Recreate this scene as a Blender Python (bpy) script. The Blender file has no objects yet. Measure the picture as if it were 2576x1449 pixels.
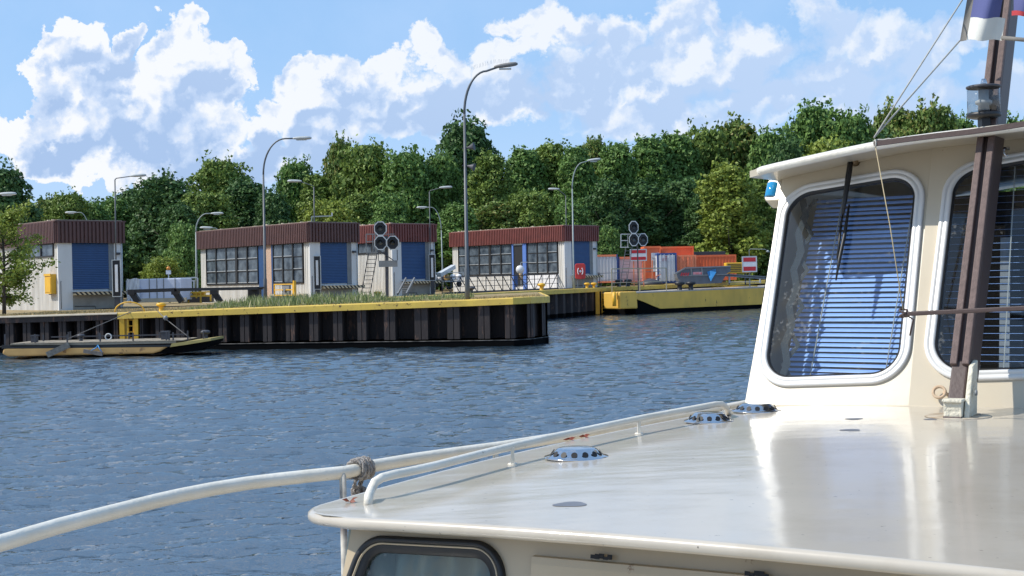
import bpy, math, random
import numpy as np
from mathutils import Vector, Matrix
R = math.radians
rnd = random.Random(7)
sc = bpy.context.scene
COL = sc.collection
# ------------------------------------------------------------------ camera
CAMZ = 2.6
F0 = 3400.0                       # focal length in picture units (2576 wide)
pitch = math.atan2(17.5, F0); roll = 0.020
cp, sp = math.cos(pitch), math.sin(pitch)
Fv = Vector((0, cp, -sp)); R0 = Vector((1, 0, 0)); U0 = Vector((0, sp, cp))
cr, sr = math.cos(roll), math.sin(roll)
Rv = R0 * cr - U0 * sr; Uv = U0 * cr + R0 * sr
CAM = Vector((0, 0, CAMZ))
cd = bpy.data.cameras.new('camera'); co = bpy.data.objects.new('camera', cd); COL.objects.link(co)
cd.sensor_width = 36; cd.lens = F0 / 2576 * 36; cd.clip_start = 0.05; cd.clip_end = 6000
m = Matrix.Identity(4)
for i in range(3):
    m[i][0] = Rv[i]; m[i][1] = Uv[i]; m[i][2] = -Fv[i]; m[i][3] = CAM[i]
co.matrix_world = m
sc.camera = co
def ray(x, y): return Fv + Rv * ((x - 1288) / F0) + Uv * ((724.5 - y) / F0)
def at(x, y, D): return CAM + ray(x, y) * D
def onz(x, y, z):
    r = ray(x, y); return CAM + r * ((z - CAMZ) / r.z)
def onplane(x, y, P, n):
    r = ray(x, y); return CAM + r * ((P - CAM).dot(n) / r.dot(n))
def atY(x, y, Y):
    r = ray(x, y); return CAM + r * (Y / r.y)

# ------------------------------------------------------------------ mesh builder
class MB:
    def __init__(s): s.v = []; s.f = []; s.sm = []
    def add(s, vs, fs, smooth=False):
        b = len(s.v); s.v += [tuple(x) for x in vs]
        for f in fs: s.f.append(tuple(b + i for i in f)); s.sm.append(smooth)
        return s
    def box(s, x0, x1, y0, y1, z0, z1):
        return s.add([(x, y, z) for z in (z0, z1) for y in (y0, y1) for x in (x0, x1)],
                     [(0, 2, 3, 1), (4, 5, 7, 6), (0, 1, 5, 4), (2, 6, 7, 3), (0, 4, 6, 2), (1, 3, 7, 5)])
    def obox(s, c, ax, ay, az):
        c = Vector(c); ax = Vector(ax); ay = Vector(ay); az = Vector(az)
        return s.add([c + ax * i + ay * j + az * k for k in (-1, 1) for j in (-1, 1) for i in (-1, 1)],
                     [(0, 2, 3, 1), (4, 5, 7, 6), (0, 1, 5, 4), (2, 6, 7, 3), (0, 4, 6, 2), (1, 3, 7, 5)])
    def bar(s, p0, p1, w, h=None, up=(0, 0, 1)):
        p0 = Vector(p0); p1 = Vector(p1); h = h or w; d = (p1 - p0)
        L = d.length; d.normalize(); up = Vector(up)
        if abs(d.dot(up)) > .99: up = Vector((1, 0, 0))
        a = d.cross(up).normalized(); b = a.cross(d).normalized()
        return s.obox((p0 + p1) / 2, d * L / 2, a * w / 2, b * h / 2)
    def tube(s, pts, r, n=8, caps=True, smooth=True):
        pts = [Vector(p) for p in pts]; k = len(pts)
        rs = r if isinstance(r, (list, tuple)) else [r] * k
        base = len(s.v); prev = None
        for i, p in enumerate(pts):
            d = (pts[min(i + 1, k - 1)] - pts[max(i - 1, 0)]).normalized()
            if prev is None:
                u = Vector((0, 0, 1)) if abs(d.z) < .9 else Vector((1, 0, 0))
                a = d.cross(u).normalized()
            else:
                a = (prev - d * prev.dot(d)).normalized()
            prev = a; b = d.cross(a)
            for j in range(n):
                t = 2 * math.pi * j / n
                s.v.append(tuple(p + (a * math.cos(t) + b * math.sin(t)) * rs[i]))
        for i in range(k - 1):
            for j in range(n):
                s.f.append((base + i * n + j, base + i * n + (j + 1) % n, base + (i + 1) * n + (j + 1) % n, base + (i + 1) * n + j)); s.sm.append(smooth)
        if caps:
            s.f.append(tuple(base + j for j in range(n))[::-1]); s.sm.append(False)
            s.f.append(tuple(base + (k - 1) * n + j for j in range(n))); s.sm.append(False)
        return s
    def lathe(s, prof, c=(0, 0, 0), n=24, axis=(0, 0, 1), smooth=True, closed=False):
        c = Vector(c); ax = Vector(axis).normalized()
        u = Vector((0, 0, 1)) if abs(ax.z) < .9 else Vector((1, 0, 0))
        a = ax.cross(u).normalized(); b = ax.cross(a); base = len(s.v)
        for (r, h) in prof:
            for j in range(n):
                t = 2 * math.pi * j / n
                s.v.append(tuple(c + ax * h + (a * math.cos(t) + b * math.sin(t)) * r))
        for i in range(len(prof) - 1):
            for j in range(n):
                s.f.append((base + i * n + j, base + i * n + (j + 1) % n, base + (i + 1) * n + (j + 1) % n, base + (i + 1) * n + j)); s.sm.append(smooth)
        if prof[0][0] > 1e-6: s.f.append(tuple(base + j for j in range(n))[::-1]); s.sm.append(False)
        if prof[-1][0] > 1e-6: s.f.append(tuple(base + (len(prof) - 1) * n + j for j in range(n))); s.sm.append(False)
        return s
    def prism(s, pts, vec):
        vec = Vector(vec); n = len(pts); P = [Vector(p) for p in pts]
        return s.add(P + [p + vec for p in P],
                     [tuple(range(n))[::-1], tuple(range(n, 2 * n))] + [(i, (i + 1) % n, n + (i + 1) % n, n + i) for i in range(n)])
    def quad(s, a, b, c, d, smooth=False): return s.add([a, b, c, d], [(0, 1, 2, 3)], smooth)
    def strip(s, rows, smooth=True, close=False):
        n = len(rows[0]); vs = [p for r in rows for p in r]; fs = []
        for i in range(len(rows) - 1):
            for j in range(n if close else n - 1):
                fs.append((i * n + j, i * n + (j + 1) % n, (i + 1) * n + (j + 1) % n, (i + 1) * n + j))
        return s.add(vs, fs, smooth)

FR = {}    # local frames of empties
def to_local(par, v):
    loc, rz = FR[par.name]; d = Vector(v) - loc
    c, q = math.cos(-rz), math.sin(-rz)
    return (d.x * c - d.y * q, d.x * q + d.y * c, d.z)
def mesh_of(mb, name, mat):
    me = bpy.data.meshes.new(name); me.from_pydata(mb.v, [], mb.f)
    me.polygons.foreach_set('use_smooth', mb.sm)
    for mm in (mat if isinstance(mat, (list, tuple)) else [mat]): me.materials.append(mm)
    me.update(); return me
def fixn(me):
    import bmesh
    b = bmesh.new(); b.from_mesh(me); bmesh.ops.recalc_face_normals(b, faces=b.faces); b.to_mesh(me); b.free()
def tag(o, label=None, cat=None, group=None, kind=None):
    if label: o['label'] = label
    if cat: o['category'] = cat
    if group: o['group'] = group
    if kind: o['kind'] = kind
    return o
def thing(name, label, cat, loc, rz=0, group=None):
    o = bpy.data.objects.new(name, None); COL.objects.link(o); o.empty_display_size = .3
    o.location = loc; o.rotation_euler = (0, 0, rz); FR[o.name] = (Vector(loc), rz)
    return tag(o, label, cat, group)
def root_of(p):
    while p.parent: p = p.parent
    return p
SPLIT = {'corner_pier', 'corrugated_wall', 'niche_post', 'door_jamb', 'post', 'leg', 'rail_post', 'side_door', 'door_frame', 'red_bar', 'wheel', 'bolt', 'plate', 'stanchion', 'box_bollard', 'trestle', 'rusted_slot', 'corner_post', 'blind_cord', 'emblem_bar', 'louvre', 'glazing_bar', 'rail', 'loudspeaker', 'waling_beam'}
def split_mb(mb):
    par = list(range(len(mb.v)))
    def find(i):
        while par[i] != i: par[i] = par[par[i]]; i = par[i]
        return i
    key = {}
    for i, v in enumerate(mb.v):
        k = tuple(round(c, 4) for c in v)
        if k in key: par[find(i)] = find(key[k])
        else: key[k] = i
    for f in mb.f:
        a = find(f[0])
        for j in f[1:]: par[find(j)] = a
    # merge pieces whose boxes touch
    comps = {}
    for i in range(len(mb.v)): comps.setdefault(find(i), []).append(i)
    bx = [(np.array([mb.v[i] for i in c]).min(0) - .02, np.array([mb.v[i] for i in c]).max(0) + .02, set(c)) for c in comps.values()]
    ch = True
    while ch:
        ch = False
        for i in range(len(bx)):
            for j in range(i + 1, len(bx)):
                if (bx[i][0] <= bx[j][1]).all() and (bx[j][0] <= bx[i][1]).all():
                    bx[i] = (np.minimum(bx[i][0], bx[j][0]), np.maximum(bx[i][1], bx[j][1]), bx[i][2] | bx[j][2]); del bx[j]; ch = True; break
            if ch: break
    out = []
    for _, _, ids in bx:
        ids = sorted(ids); mp = {k: n for n, k in enumerate(ids)}; q = MB(); q.v = [mb.v[i] for i in ids]
        for f, s_ in zip(mb.f, mb.sm):
            if f[0] in mp: q.f.append(tuple(mp[i] for i in f)); q.sm.append(s_)
        out.append(q)
    return out
def part(name, mb, mat, par, world=False, fix=True, bevel=0, label=None):
    if name in SPLIT and len(mb.f) < 3000:
        qs = split_mb(mb)
        if len(qs) > 1: return [part(name, q, mat, par, world, fix, bevel, label) for q in qs][0]
    if world: mb.v = [to_local(root_of(par), v) for v in mb.v]
    me = mesh_of(mb, name, mat)
    if fix: fixn(me)
    o = bpy.data.objects.new(name, me); COL.objects.link(o); o.parent = par
    if bevel:
        md = o.modifiers.new('bevel', 'BEVEL'); md.width = bevel; md.segments = 2; md.limit_method = 'ANGLE'
    if label: o['label'] = label
    return o
def solo(name, mb, mat, label, cat, group=None, fix=True, bevel=0, kind=None):
    a = np.array(mb.v); c = Vector(((a[:, 0].min() + a[:, 0].max()) / 2, (a[:, 1].min() + a[:, 1].max()) / 2, a[:, 2].min()))
    mb.v = [tuple(Vector(v) - c) for v in mb.v]
    me = mesh_of(mb, name, mat)
    if fix: fixn(me)
    o = bpy.data.objects.new(name, me); COL.objects.link(o); o.location = c
    if bevel:
        md = o.modifiers.new('bevel', 'BEVEL'); md.width = bevel; md.segments = 2; md.limit_method = 'ANGLE'
    return tag(o, label, cat, group, kind)

# ------------------------------------------------------------------ materials
def nt(name):
    m = bpy.data.materials.new(name); m.use_nodes = True
    t = m.node_tree; t.nodes.clear()
    o = t.nodes.new('ShaderNodeOutputMaterial'); b = t.nodes.new('ShaderNodeBsdfPrincipled')
    t.links.new(b.outputs[0], o.inputs[0]); return m, t, b
def rgb(c): return (c[0], c[1], c[2], 1)
def mat(name, c, rough=.5, c2=None, scale=4, amt=.5, metal=0, bump=0, bscale=30, detail=6, coat=0, rust=0, rustc=(.12, .04, .015), rscale=3, stretch=(1, 1, 1), spec=.5, dirt=0):
    m, t, b = nt(name); N = t.nodes.new; L = t.links.new
    tc = N('ShaderNodeTexCoord'); mp = N('ShaderNodeMapping'); mp.inputs['Scale'].default_value = stretch
    L(tc.outputs['Object'], mp.inputs[0])
    no = N('ShaderNodeTexNoise'); no.inputs['Scale'].default_value = scale; no.inputs['Detail'].default_value = detail
    L(mp.outputs[0], no.inputs['Vector'])
    if c2 is None: c2 = tuple(x * .8 for x in c)
    mr = N('ShaderNodeMapRange'); mr.inputs[1].default_value = .5 - amt / 2; mr.inputs[2].default_value = .5 + amt / 2
    L(no.outputs[0], mr.inputs[0])
    mx = N('ShaderNodeMix'); mx.data_type = 'RGBA'; mx.inputs[6].default_value = rgb(c); mx.inputs[7].default_value = rgb(c2)
    L(mr.outputs[0], mx.inputs[0]); out = mx.outputs[2]
    if rust:
        n2 = N('ShaderNodeTexNoise'); n2.inputs['Scale'].default_value = rscale; n2.inputs['Detail'].default_value = 10; n2.inputs['Roughness'].default_value = .7
        L(mp.outputs[0], n2.inputs['Vector'])
        r2 = N('ShaderNodeMapRange'); r2.inputs[1].default_value = .72 - rust * .3; r2.inputs[2].default_value = .76 - rust * .3
        L(n2.outputs[0], r2.inputs[0])
        m2 = N('ShaderNodeMix'); m2.data_type = 'RGBA'; m2.inputs[7].default_value = rgb(rustc)
        L(r2.outputs[0], m2.inputs[0]); L(out, m2.inputs[6]); out = m2.outputs[2]
    L(out, b.inputs['Base Color'])
    b.inputs['Roughness'].default_value = rough; b.inputs['Metallic'].default_value = metal
    b.inputs['Specular IOR Level'].default_value = spec
    if coat: b.inputs['Coat Weight'].default_value = coat; b.inputs['Coat Roughness'].default_value = .06
    if bump:
        n3 = N('ShaderNodeTexNoise'); n3.inputs['Scale'].default_value = bscale; n3.inputs['Detail'].default_value = 5
        L(mp.outputs[0], n3.inputs['Vector'])
        bp = N('ShaderNodeBump'); bp.inputs['Strength'].default_value = bump; bp.inputs['Distance'].default_value = .02
        L(n3.outputs[0], bp.inputs['Height']); L(bp.outputs[0], b.inputs['Normal'])
    return m
M = {}
M['cream'] = mat('cream_paint', (.57, .50, .38), .3, (.50, .43, .32), 3, .5, coat=.25, bump=.05, bscale=8, rust=.06, rscale=9, rustc=(.30, .19, .09))
M['creamtan'] = mat('cabin_paint', (.55, .445, .305), .35, (.43, .34, .22), 2.5, .5, coat=.1, bump=.05, bscale=10, rust=.22, rscale=16, rustc=(.20, .11, .05))
M['railw'] = mat('white_rail_paint', (.74, .70, .62), .3, (.62, .57, .47), 8, .5, coat=.2, bump=.15, bscale=60, rust=.2, rscale=22, rustc=(.28, .20, .12))
M['whiteframe'] = mat('anodised_frame', (.70, .69, .66), .32, (.62, .61, .59), 8, .5, metal=.1)
M['brownp'] = mat('brown_mast_paint', (.070, .044, .038), .55, (.065, .042, .038), 14, .5, bump=.08, bscale=90)
M['brownl'] = mat('weathered_brown_strip', (.15, .10, .088), .7, (.09, .06, .052), 60, .5, bump=.2, bscale=200)
M['woodw'] = mat('old_white_paint', (.68, .64, .53), .6, (.55, .50, .38), 16, .6, bump=.5, bscale=60, rust=.36, rscale=22, rustc=(.22, .16, .08))
M['black'] = mat('black_rubber', (.012, .012, .013), .45)
M['dark'] = mat('dark_interior', (.012, .013, .016), .8)
M['chrome'] = mat('polished_steel', (.62, .63, .66), .12, metal=1, bump=.1, bscale=30)
M['hole'] = mat('vent_hole_dark', (.006, .006, .008), .6)
M['rope'] = mat('grey_rope', (.50, .46, .42), .9, (.16, .14, .13), 90, .4, bump=.8, bscale=200)
M['ropel'] = mat('thin_pale_rope', (.42, .41, .37), .8, (.3, .29, .26), 60)
M['roped'] = mat('grey_mooring_rope', (.17, .16, .15), .9, (.10, .09, .085), 20)
M['blind'] = mat('blue_grey_blind', (.34, .52, .92), .35, (.30, .46, .86), 8)
M['curtain'] = mat('grey_green_curtain', (.24, .29, .27), .8, (.17, .21, .20), 6)
M['curt2'] = mat('grey_side_curtain', (.035, .042, .045), .9, (.025, .03, .032), 20)
M['lamp'] = mat('lamp_grey_steel', (.11, .12, .13), .5, (.075, .082, .09), 3)
M['lampl'] = mat('lamp_pale_steel', (.27, .31, .31), .5, (.20, .24, .24), 3)
M['lamphead'] = mat('lamp_head_grey', (.46, .48, .48), .5, (.36, .38, .38), 5)
M['lamphd'] = mat('lamp_head_old', (.20, .19, .18), .6, (.13, .12, .11), 5)
M['lens'] = mat('lamp_lens', (.50, .50, .47), .3)
M['pile'] = mat('rusty_sheet_pile', (.043, .032, .030), .85, (.020, .015, .015), 1.6, .6, bump=.5, bscale=12, stretch=(1, 1, .25), rust=.5, rscale=4, rustc=(.11, .060, .042))
M['pilew'] = mat('wet_dark_pile', (.004, .004, .0045), .95, spec=.05)
M['yellow'] = mat('yellow_coping_paint', (.72, .49, .075), .55, (.52, .35, .07), 1.5, .5, rust=.42, rscale=6, rustc=(.10, .05, .02), bump=.2, bscale=10)
M['yellows'] = mat('yellow_paint', (.74, .42, .025), .5, (.60, .33, .025), 3, .5, rust=.1, rscale=8)
M['yellowd'] = mat('hull_yellow', (.80, .47, .07), .6, (.60, .36, .06), 1.2, .5, rust=.26, rscale=2.2, rustc=(.04, .02, .012), bump=.15, bscale=6, stretch=(1, 1, .5))
M['ponty'] = mat('pontoon_yellow', (.60, .36, .12), .65, (.40, .23, .08), 1.3, .6, rust=.42, rscale=2.0, rustc=(.22, .12, .05))
M['concrete'] = mat('concrete_edge', (.50, .44, .34), .85, (.38, .32, .24), 3)
M['fascia'] = mat('brown_fascia', (.115, .052, .045), .5, (.085, .038, .034), 2)
M['fascr'] = mat('red_brown_fascia', (.20, .055, .045), .5, (.13, .040, .034), 2)
M['corr'] = mat('white_corrugated_wall', (.74, .72, .68), .7, (.50, .47, .42), 1.8, .5, stretch=(1, 1, .12), bump=.15, bscale=8, rust=.1, rscale=3, rustc=(.28, .25, .2))
M['plast'] = mat('white_plaster', (.72, .71, .70), .8, (.56, .55, .54), 1.5, .6, stretch=(1, 1, .3))
M['base'] = mat('stained_plinth', (.36, .33, .29), .85, (.24, .22, .19), 2, .6)
M['bdoor'] = mat('blue_roller_door', (.018, .066, .185), .42, (.014, .052, .15), 2)
M['bluel'] = mat('light_blue_frame', (.10, .20, .52), .45, (.08, .16, .44), 3)
M['wframe'] = mat('dark_window_frame', (.018, .017, .018), .5)
M['brick'] = None
M['signw'] = mat('sign_white', (.78, .77, .78), .45, (.66, .65, .66), 5)
M['signr'] = mat('sign_red', (.58, .025, .035), .5, (.48, .022, .03), 3)
M['signb'] = mat('sign_black', (.012, .012, .016), .5)
M['grey'] = mat('grey_steel', (.22, .23, .24), .55, (.16, .165, .17), 3)
M['greyd'] = mat('dark_grey_steel', (.055, .055, .065), .55, (.035, .035, .042), 3)
M['greyl'] = mat('pale_grey_steel', (.55, .57, .58), .5, (.45, .47, .48), 3)
M['orange'] = mat('orange_container', (.78, .16, .05), .5, (.66, .125, .04), 1.5, .5)
M['orangel'] = mat('pale_orange_paint', (.82, .27, .13), .5, (.72, .21, .10), 2)
M['cwhite'] = mat('container_white', (.62, .64, .68), .5, (.52, .54, .58), 1.5)
M['cblue'] = mat('container_blue', (.03, .085, .28), .5)
M['skip'] = mat('grey_skip_paint', (.15, .16, .18), .6, (.10, .105, .12), 2, .6, rust=.15, rscale=3)
M['tarpb'] = mat('blue_tarp', (.03, .19, .45), .35, (.05, .28, .60), 2)
M['tarpw'] = mat('white_tarp', (.74, .76, .80), .5, (.62, .64, .70), 3)
M['tank'] = mat('pale_tank', (.60, .64, .78), .5, (.52, .56, .68), 2)
M['deckp'] = mat('pontoon_deck_planks', (.33, .28, .21), .9, (.20, .17, .13), 3, .6, bump=.3, bscale=10)
M['lifer'] = mat('red_lifebuoy_box', (.58, .04, .03), .4, (.5, .035, .03), 2)
M['amber'] = mat('amber_beacon', (.70, .26, .03), .35)
M['bark'] = mat('bark', (.085, .065, .05), .9, (.045, .035, .028), 6, bump=.6, bscale=20)
M['leafdead'] = mat('dead_leaf', (.26, .06, .025), .6, (.16, .035, .02), 30)
M['patch'] = mat('dark_grey_patch', (.17, .18, .21), .6, (.13, .14, .16), 40, spec=.2)
M['flagw'] = mat('flag_white', (.60, .60, .56), .85, (.52, .52, .48), 8)
M['flagb'] = mat('flag_blue', (.085, .10, .25), .85, (.07, .08, .20), 8)
M['flagr'] = mat('flag_red', (.42, .04, .05), .85)
M['flagh'] = mat('flag_hem', (.22, .21, .19), .9, (.14, .13, .12), 20)
M['deckboat'] = mat('grey_boat_deck', (.40, .40, .38), .7)
M['bluehull'] = mat('boat_hull_white', (.66, .62, .52), .3, coat=.3)

def brick_mat():
    m, t, b = nt('pale_brick'); N = t.nodes.new; L = t.links.new
    tc = N('ShaderNodeTexCoord'); mp = N('ShaderNodeMapping'); mp.inputs['Rotation'].default_value = (R(90), 0, R(90))
    sx = N('ShaderNodeSeparateXYZ'); cx = N('ShaderNodeCombineXYZ')
    L(tc.outputs['Object'], sx.inputs[0]); L(sx.outputs[1], cx.inputs[0]); L(sx.outputs[2], cx.inputs[1])
    br = N('ShaderNodeTexBrick'); L(cx.outputs[0], br.inputs['Vector'])
    br.inputs['Color1'].default_value = (.46, .25, .15, 1); br.inputs['Color2'].default_value = (.36, .19, .11, 1)
    br.inputs['Mortar'].default_value = (.60, .54, .46, 1); br.inputs['Scale'].default_value = 4.2
    br.inputs['Mortar Size'].default_value = .03; L(br.outputs[0], b.inputs['Base Color']); b.inputs['Roughness'].default_value = .85
    return m
M['brick'] = brick_mat()

def hazard_mat():
    m, t, b = nt('black_yellow_hazard_stripes'); N = t.nodes.new; L = t.links.new
    tc = N('ShaderNodeTexCoord'); sx = N('ShaderNodeSeparateXYZ'); L(tc.outputs['Object'], sx.inputs[0])
    a = N('ShaderNodeMath'); a.operation = 'ADD'; L(sx.outputs[0], a.inputs[0]); L(sx.outputs[2], a.inputs[1])
    p = N('ShaderNodeMath'); p.operation = 'MULTIPLY'; p.inputs[1].default_value = 3.9; L(a.outputs[0], p.inputs[0])
    fr = N('ShaderNodeMath'); fr.operation = 'FRACT'; L(p.outputs[0], fr.inputs[0])
    g = N('ShaderNodeMath'); g.operation = 'GREATER_THAN'; g.inputs[1].default_value = .5; L(fr.outputs[0], g.inputs[0])
    mx = N('ShaderNodeMix'); mx.data_type = 'RGBA'; mx.inputs[6].default_value = (.012, .012, .014, 1); mx.inputs[7].default_value = (.60, .48, .30, 1)
    L(g.outputs[0], mx.inputs[0]); L(mx.outputs[2], b.inputs['Base Color']); b.inputs['Roughness'].default_value = .6
    return m
M['hazard'] = hazard_mat()

def glass_mat(name, tint=(.75, .82, .85), rough=.03, trans=.9, dirt=.0):
    m = bpy.data.materials.new(name); m.use_nodes = True; t = m.node_tree; t.nodes.clear(); N = t.nodes.new; L = t.links.new
    o = N('ShaderNodeOutputMaterial'); tr = N('ShaderNodeBsdfTransparent'); tr.inputs[0].default_value = rgb(tint)
    gl = N('ShaderNodeBsdfGlossy'); gl.inputs['Roughness'].default_value = rough
    ge = N('ShaderNodeNewGeometry'); dt = N('ShaderNodeVectorMath'); dt.operation = 'DOT_PRODUCT'; L(ge.outputs['Incoming'], dt.inputs[0]); L(ge.outputs['Normal'], dt.inputs[1])
    def mm_(op, x, y):
        q = N('ShaderNodeMath'); q.operation = op
        for i_, z_ in enumerate((x, y)):
            if z_ is None: continue
            if isinstance(z_, (int, float)): q.inputs[i_].default_value = z_
            else: L(z_, q.inputs[i_])
        return q.outputs[0]
    ff = mm_('ADD', mm_('MULTIPLY', mm_('POWER', mm_('SUBTRACT', 1.0, mm_('ABSOLUTE', dt.outputs['Value'], None)), 5.0), .92), .07)
    mx = N('ShaderNodeMixShader'); L(ff, mx.inputs[0]); L(tr.outputs[0], mx.inputs[1]); L(gl.outputs[0], mx.inputs[2])
    last = mx.outputs[0]
    if dirt:
        df = N('ShaderNodeBsdfDiffuse'); df.inputs[0].default_value = (.5, .5, .48, 1)
        tc = N('ShaderNodeTexCoord'); n1 = N('ShaderNodeTexNoise'); n1.inputs['Scale'].default_value = 60; n1.inputs['Detail'].default_value = 8
        L(tc.outputs['Object'], n1.inputs['Vector'])
        n2 = N('ShaderNodeTexNoise'); n2.inputs['Scale'].default_value = 5; L(tc.outputs['Object'], n2.inputs['Vector'])
        mu = N('ShaderNodeMath'); mu.operation = 'MULTIPLY'; L(n1.outputs[0], mu.inputs[0]); L(n2.outputs[0], mu.inputs[1])
        mr = N('ShaderNodeMapRange'); mr.inputs[1].default_value = .34; mr.inputs[2].default_value = .40; mr.inputs[3].default_value = .012; mr.inputs[4].default_value = dirt
        L(mu.outputs[0], mr.inputs[0])
        m2 = N('ShaderNodeMixShader'); L(mr.outputs[0], m2.inputs[0]); L(last, m2.inputs[1]); L(df.outputs[0], m2.inputs[2]); last = m2.outputs[0]
    L(last, o.inputs[0]); return m
M['glass'] = glass_mat('wheelhouse_glass', (.80, .86, .90), dirt=.14)
M['glassc'] = glass_mat('cabin_glass', (.78, .84, .82), dirt=.2)
M['lampglass'] = glass_mat('clear_lens_glass', (.75, .76, .76), .08)
def pane_mat():
    m, t, b = nt('reflective_pane'); N = t.nodes.new; L = t.links.new
    tc = N('ShaderNodeTexCoord'); no = N('ShaderNodeTexNoise'); no.inputs['Scale'].default_value = 1.6; no.inputs['Detail'].default_value = 4
    L(tc.outputs['Object'], no.inputs['Vector']); r = N('ShaderNodeValToRGB'); L(no.outputs[0], r.inputs[0])
    r.color_ramp.elements[0].position = .35; r.color_ramp.elements[0].color = (.025, .035, .05, 1)
    r.color_ramp.elements[1].position = .70; r.color_ramp.elements[1].color = (.13, .16, .19, 1)
    L(r.outputs[0], b.inputs['Base Color']); b.inputs['Roughness'].default_value = .22
    bp = N('ShaderNodeBump'); bp.inputs['Strength'].default_value = .25; n2 = N('ShaderNodeTexNoise'); n2.inputs['Scale'].default_value = 3
    L(tc.outputs['Object'], n2.inputs['Vector']); L(n2.outputs[0], bp.inputs['Height']); L(bp.outputs[0], b.inputs['Normal'])
    return m
M['pane'] = pane_mat()

def roof_mat():
    m, t, b = nt('glossy_cabin_roof_paint'); N = t.nodes.new; L = t.links.new
    tc = N('ShaderNodeTexCoord')
    no = N('ShaderNodeTexNoise'); no.inputs['Scale'].default_value = 2.2; no.inputs['Detail'].default_value = 5; L(tc.outputs['Object'], no.inputs['Vector'])
    mx = N('ShaderNodeMix'); mx.data_type = 'RGBA'; mx.inputs[6].default_value = (.50, .445, .365, 1); mx.inputs[7].default_value = (.44, .39, .32, 1)
    L(no.outputs[0], mx.inputs[0])
    sp_ = N('ShaderNodeTexNoise'); sp_.inputs['Scale'].default_value = 55; sp_.inputs['Detail'].default_value = 2; L(tc.outputs['Object'], sp_.inputs['Vector'])
    mr = N('ShaderNodeMapRange'); mr.inputs[1].default_value = .735; mr.inputs[2].default_value = .75; L(sp_.outputs[0], mr.inputs[0])
    m2 = N('ShaderNodeMix'); m2.data_type = 'RGBA'; m2.inputs[7].default_value = (.16, .14, .11, 1); L(mr.outputs[0], m2.inputs[0]); L(mx.outputs[2], m2.inputs[6])
    g1 = N('ShaderNodeTexNoise'); g1.inputs['Scale'].default_value = 4.5; g1.inputs['Detail'].default_value = 12; g1.inputs['Roughness'].default_value = .72; L(tc.outputs['Object'], g1.inputs['Vector'])
    gr = N('ShaderNodeMapRange'); gr.inputs[1].default_value = .50; gr.inputs[2].default_value = .72; gr.inputs[4].default_value = .55; L(g1.outputs[0], gr.inputs[0])
    m3 = N('ShaderNodeMix'); m3.data_type = 'RGBA'; m3.inputs[7].default_value = (.36, .30, .22, 1); L(gr.outputs[0], m3.inputs[0]); L(m2.outputs[2], m3.inputs[6])
    L(m3.outputs[2], b.inputs['Base Color'])
    rr3 = N('ShaderNodeMapRange'); rr3.inputs[3].default_value = .05; rr3.inputs[4].default_value = .16; L(g1.outputs[0], rr3.inputs[0]); L(rr3.outputs[0], b.inputs['Coat Roughness'])
    b.inputs['Roughness'].default_value = .32; b.inputs['Coat Weight'].default_value = .65; b.inputs['Coat Roughness'].default_value = .08
    mp = N('ShaderNodeMapping'); mp.inputs['Rotation'].default_value = (0, 0, R(30)); mp.inputs['Scale'].default_value = (1, 2.2, 1)
    L(tc.outputs['Object'], mp.inputs[0])
    n2 = N('ShaderNodeTexNoise'); n2.inputs['Scale'].default_value = 2.6; n2.inputs['Detail'].default_value = 2; L(mp.outputs[0], n2.inputs['Vector'])
    n3 = N('ShaderNodeTexNoise'); n3.inputs['Scale'].default_value = 38; n3.inputs['Detail'].default_value = 3; L(mp.outputs[0], n3.inputs['Vector'])
    b1 = N('ShaderNodeBump'); b1.inputs['Strength'].default_value = .2; b1.inputs['Distance'].default_value = .012; L(n2.outputs[0], b1.inputs['Height'])
    b2 = N('ShaderNodeBump'); b2.inputs['Strength'].default_value = .35; b2.inputs['Distance'].default_value = .0006; L(n3.outputs[0], b2.inputs['Height']); L(b1.outputs[0], b2.inputs['Normal'])
    L(b2.outputs[0], b.inputs['Normal']); L(b2.outputs[0], b.inputs['Coat Normal'])
    return m
M['roof'] = roof_mat()

def leaf_mat(name, c1, c2, c3=None):
    m, t, b = nt(name); N = t.nodes.new; L = t.links.new
    ge = N('ShaderNodeNewGeometry'); tc = N('ShaderNodeTexCoord')
    no = N('ShaderNodeTexNoise'); no.inputs['Scale'].default_value = 6; no.inputs['Detail'].default_value = 3; L(tc.outputs['Object'], no.inputs['Vector'])
    ad = N('ShaderNodeMath'); ad.operation = 'MULTIPLY_ADD'; ad.inputs[1].default_value = .6; L(ge.outputs['Random Per Island'], ad.inputs[0])
    mm = N('ShaderNodeMath'); mm.operation = 'MULTIPLY'; mm.inputs[1].default_value = .8; L(no.outputs[0], mm.inputs[0]); L(mm.outputs[0], ad.inputs[2])
    r = N('ShaderNodeValToRGB'); L(ad.outputs[0], r.inputs[0])
    r.color_ramp.elements[0].position = .25; r.color_ramp.elements[0].color = rgb(c1)
    r.color_ramp.elements[1].position = .85; r.color_ramp.elements[1].color = rgb(c2)
    if c3: e = r.color_ramp.elements.new(.95); e.color = rgb(c3)
    L(r.outputs[0], b.inputs['Base Color']); b.inputs['Roughness'].default_value = .55; b.inputs['Specular IOR Level'].default_value = .25
    tl = N('ShaderNodeBsdfTranslucent'); L(r.outputs[0], tl.inputs[0])
    mx = N('ShaderNodeMixShader'); mx.inputs[0].default_value = .22
    out = [n for n in t.nodes if n.type == 'OUTPUT_MATERIAL'][0]
    L(b.outputs[0], mx.inputs[1]); L(tl.outputs[0], mx.inputs[2]); L(mx.outputs[0], out.inputs[0])
    return m
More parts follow.
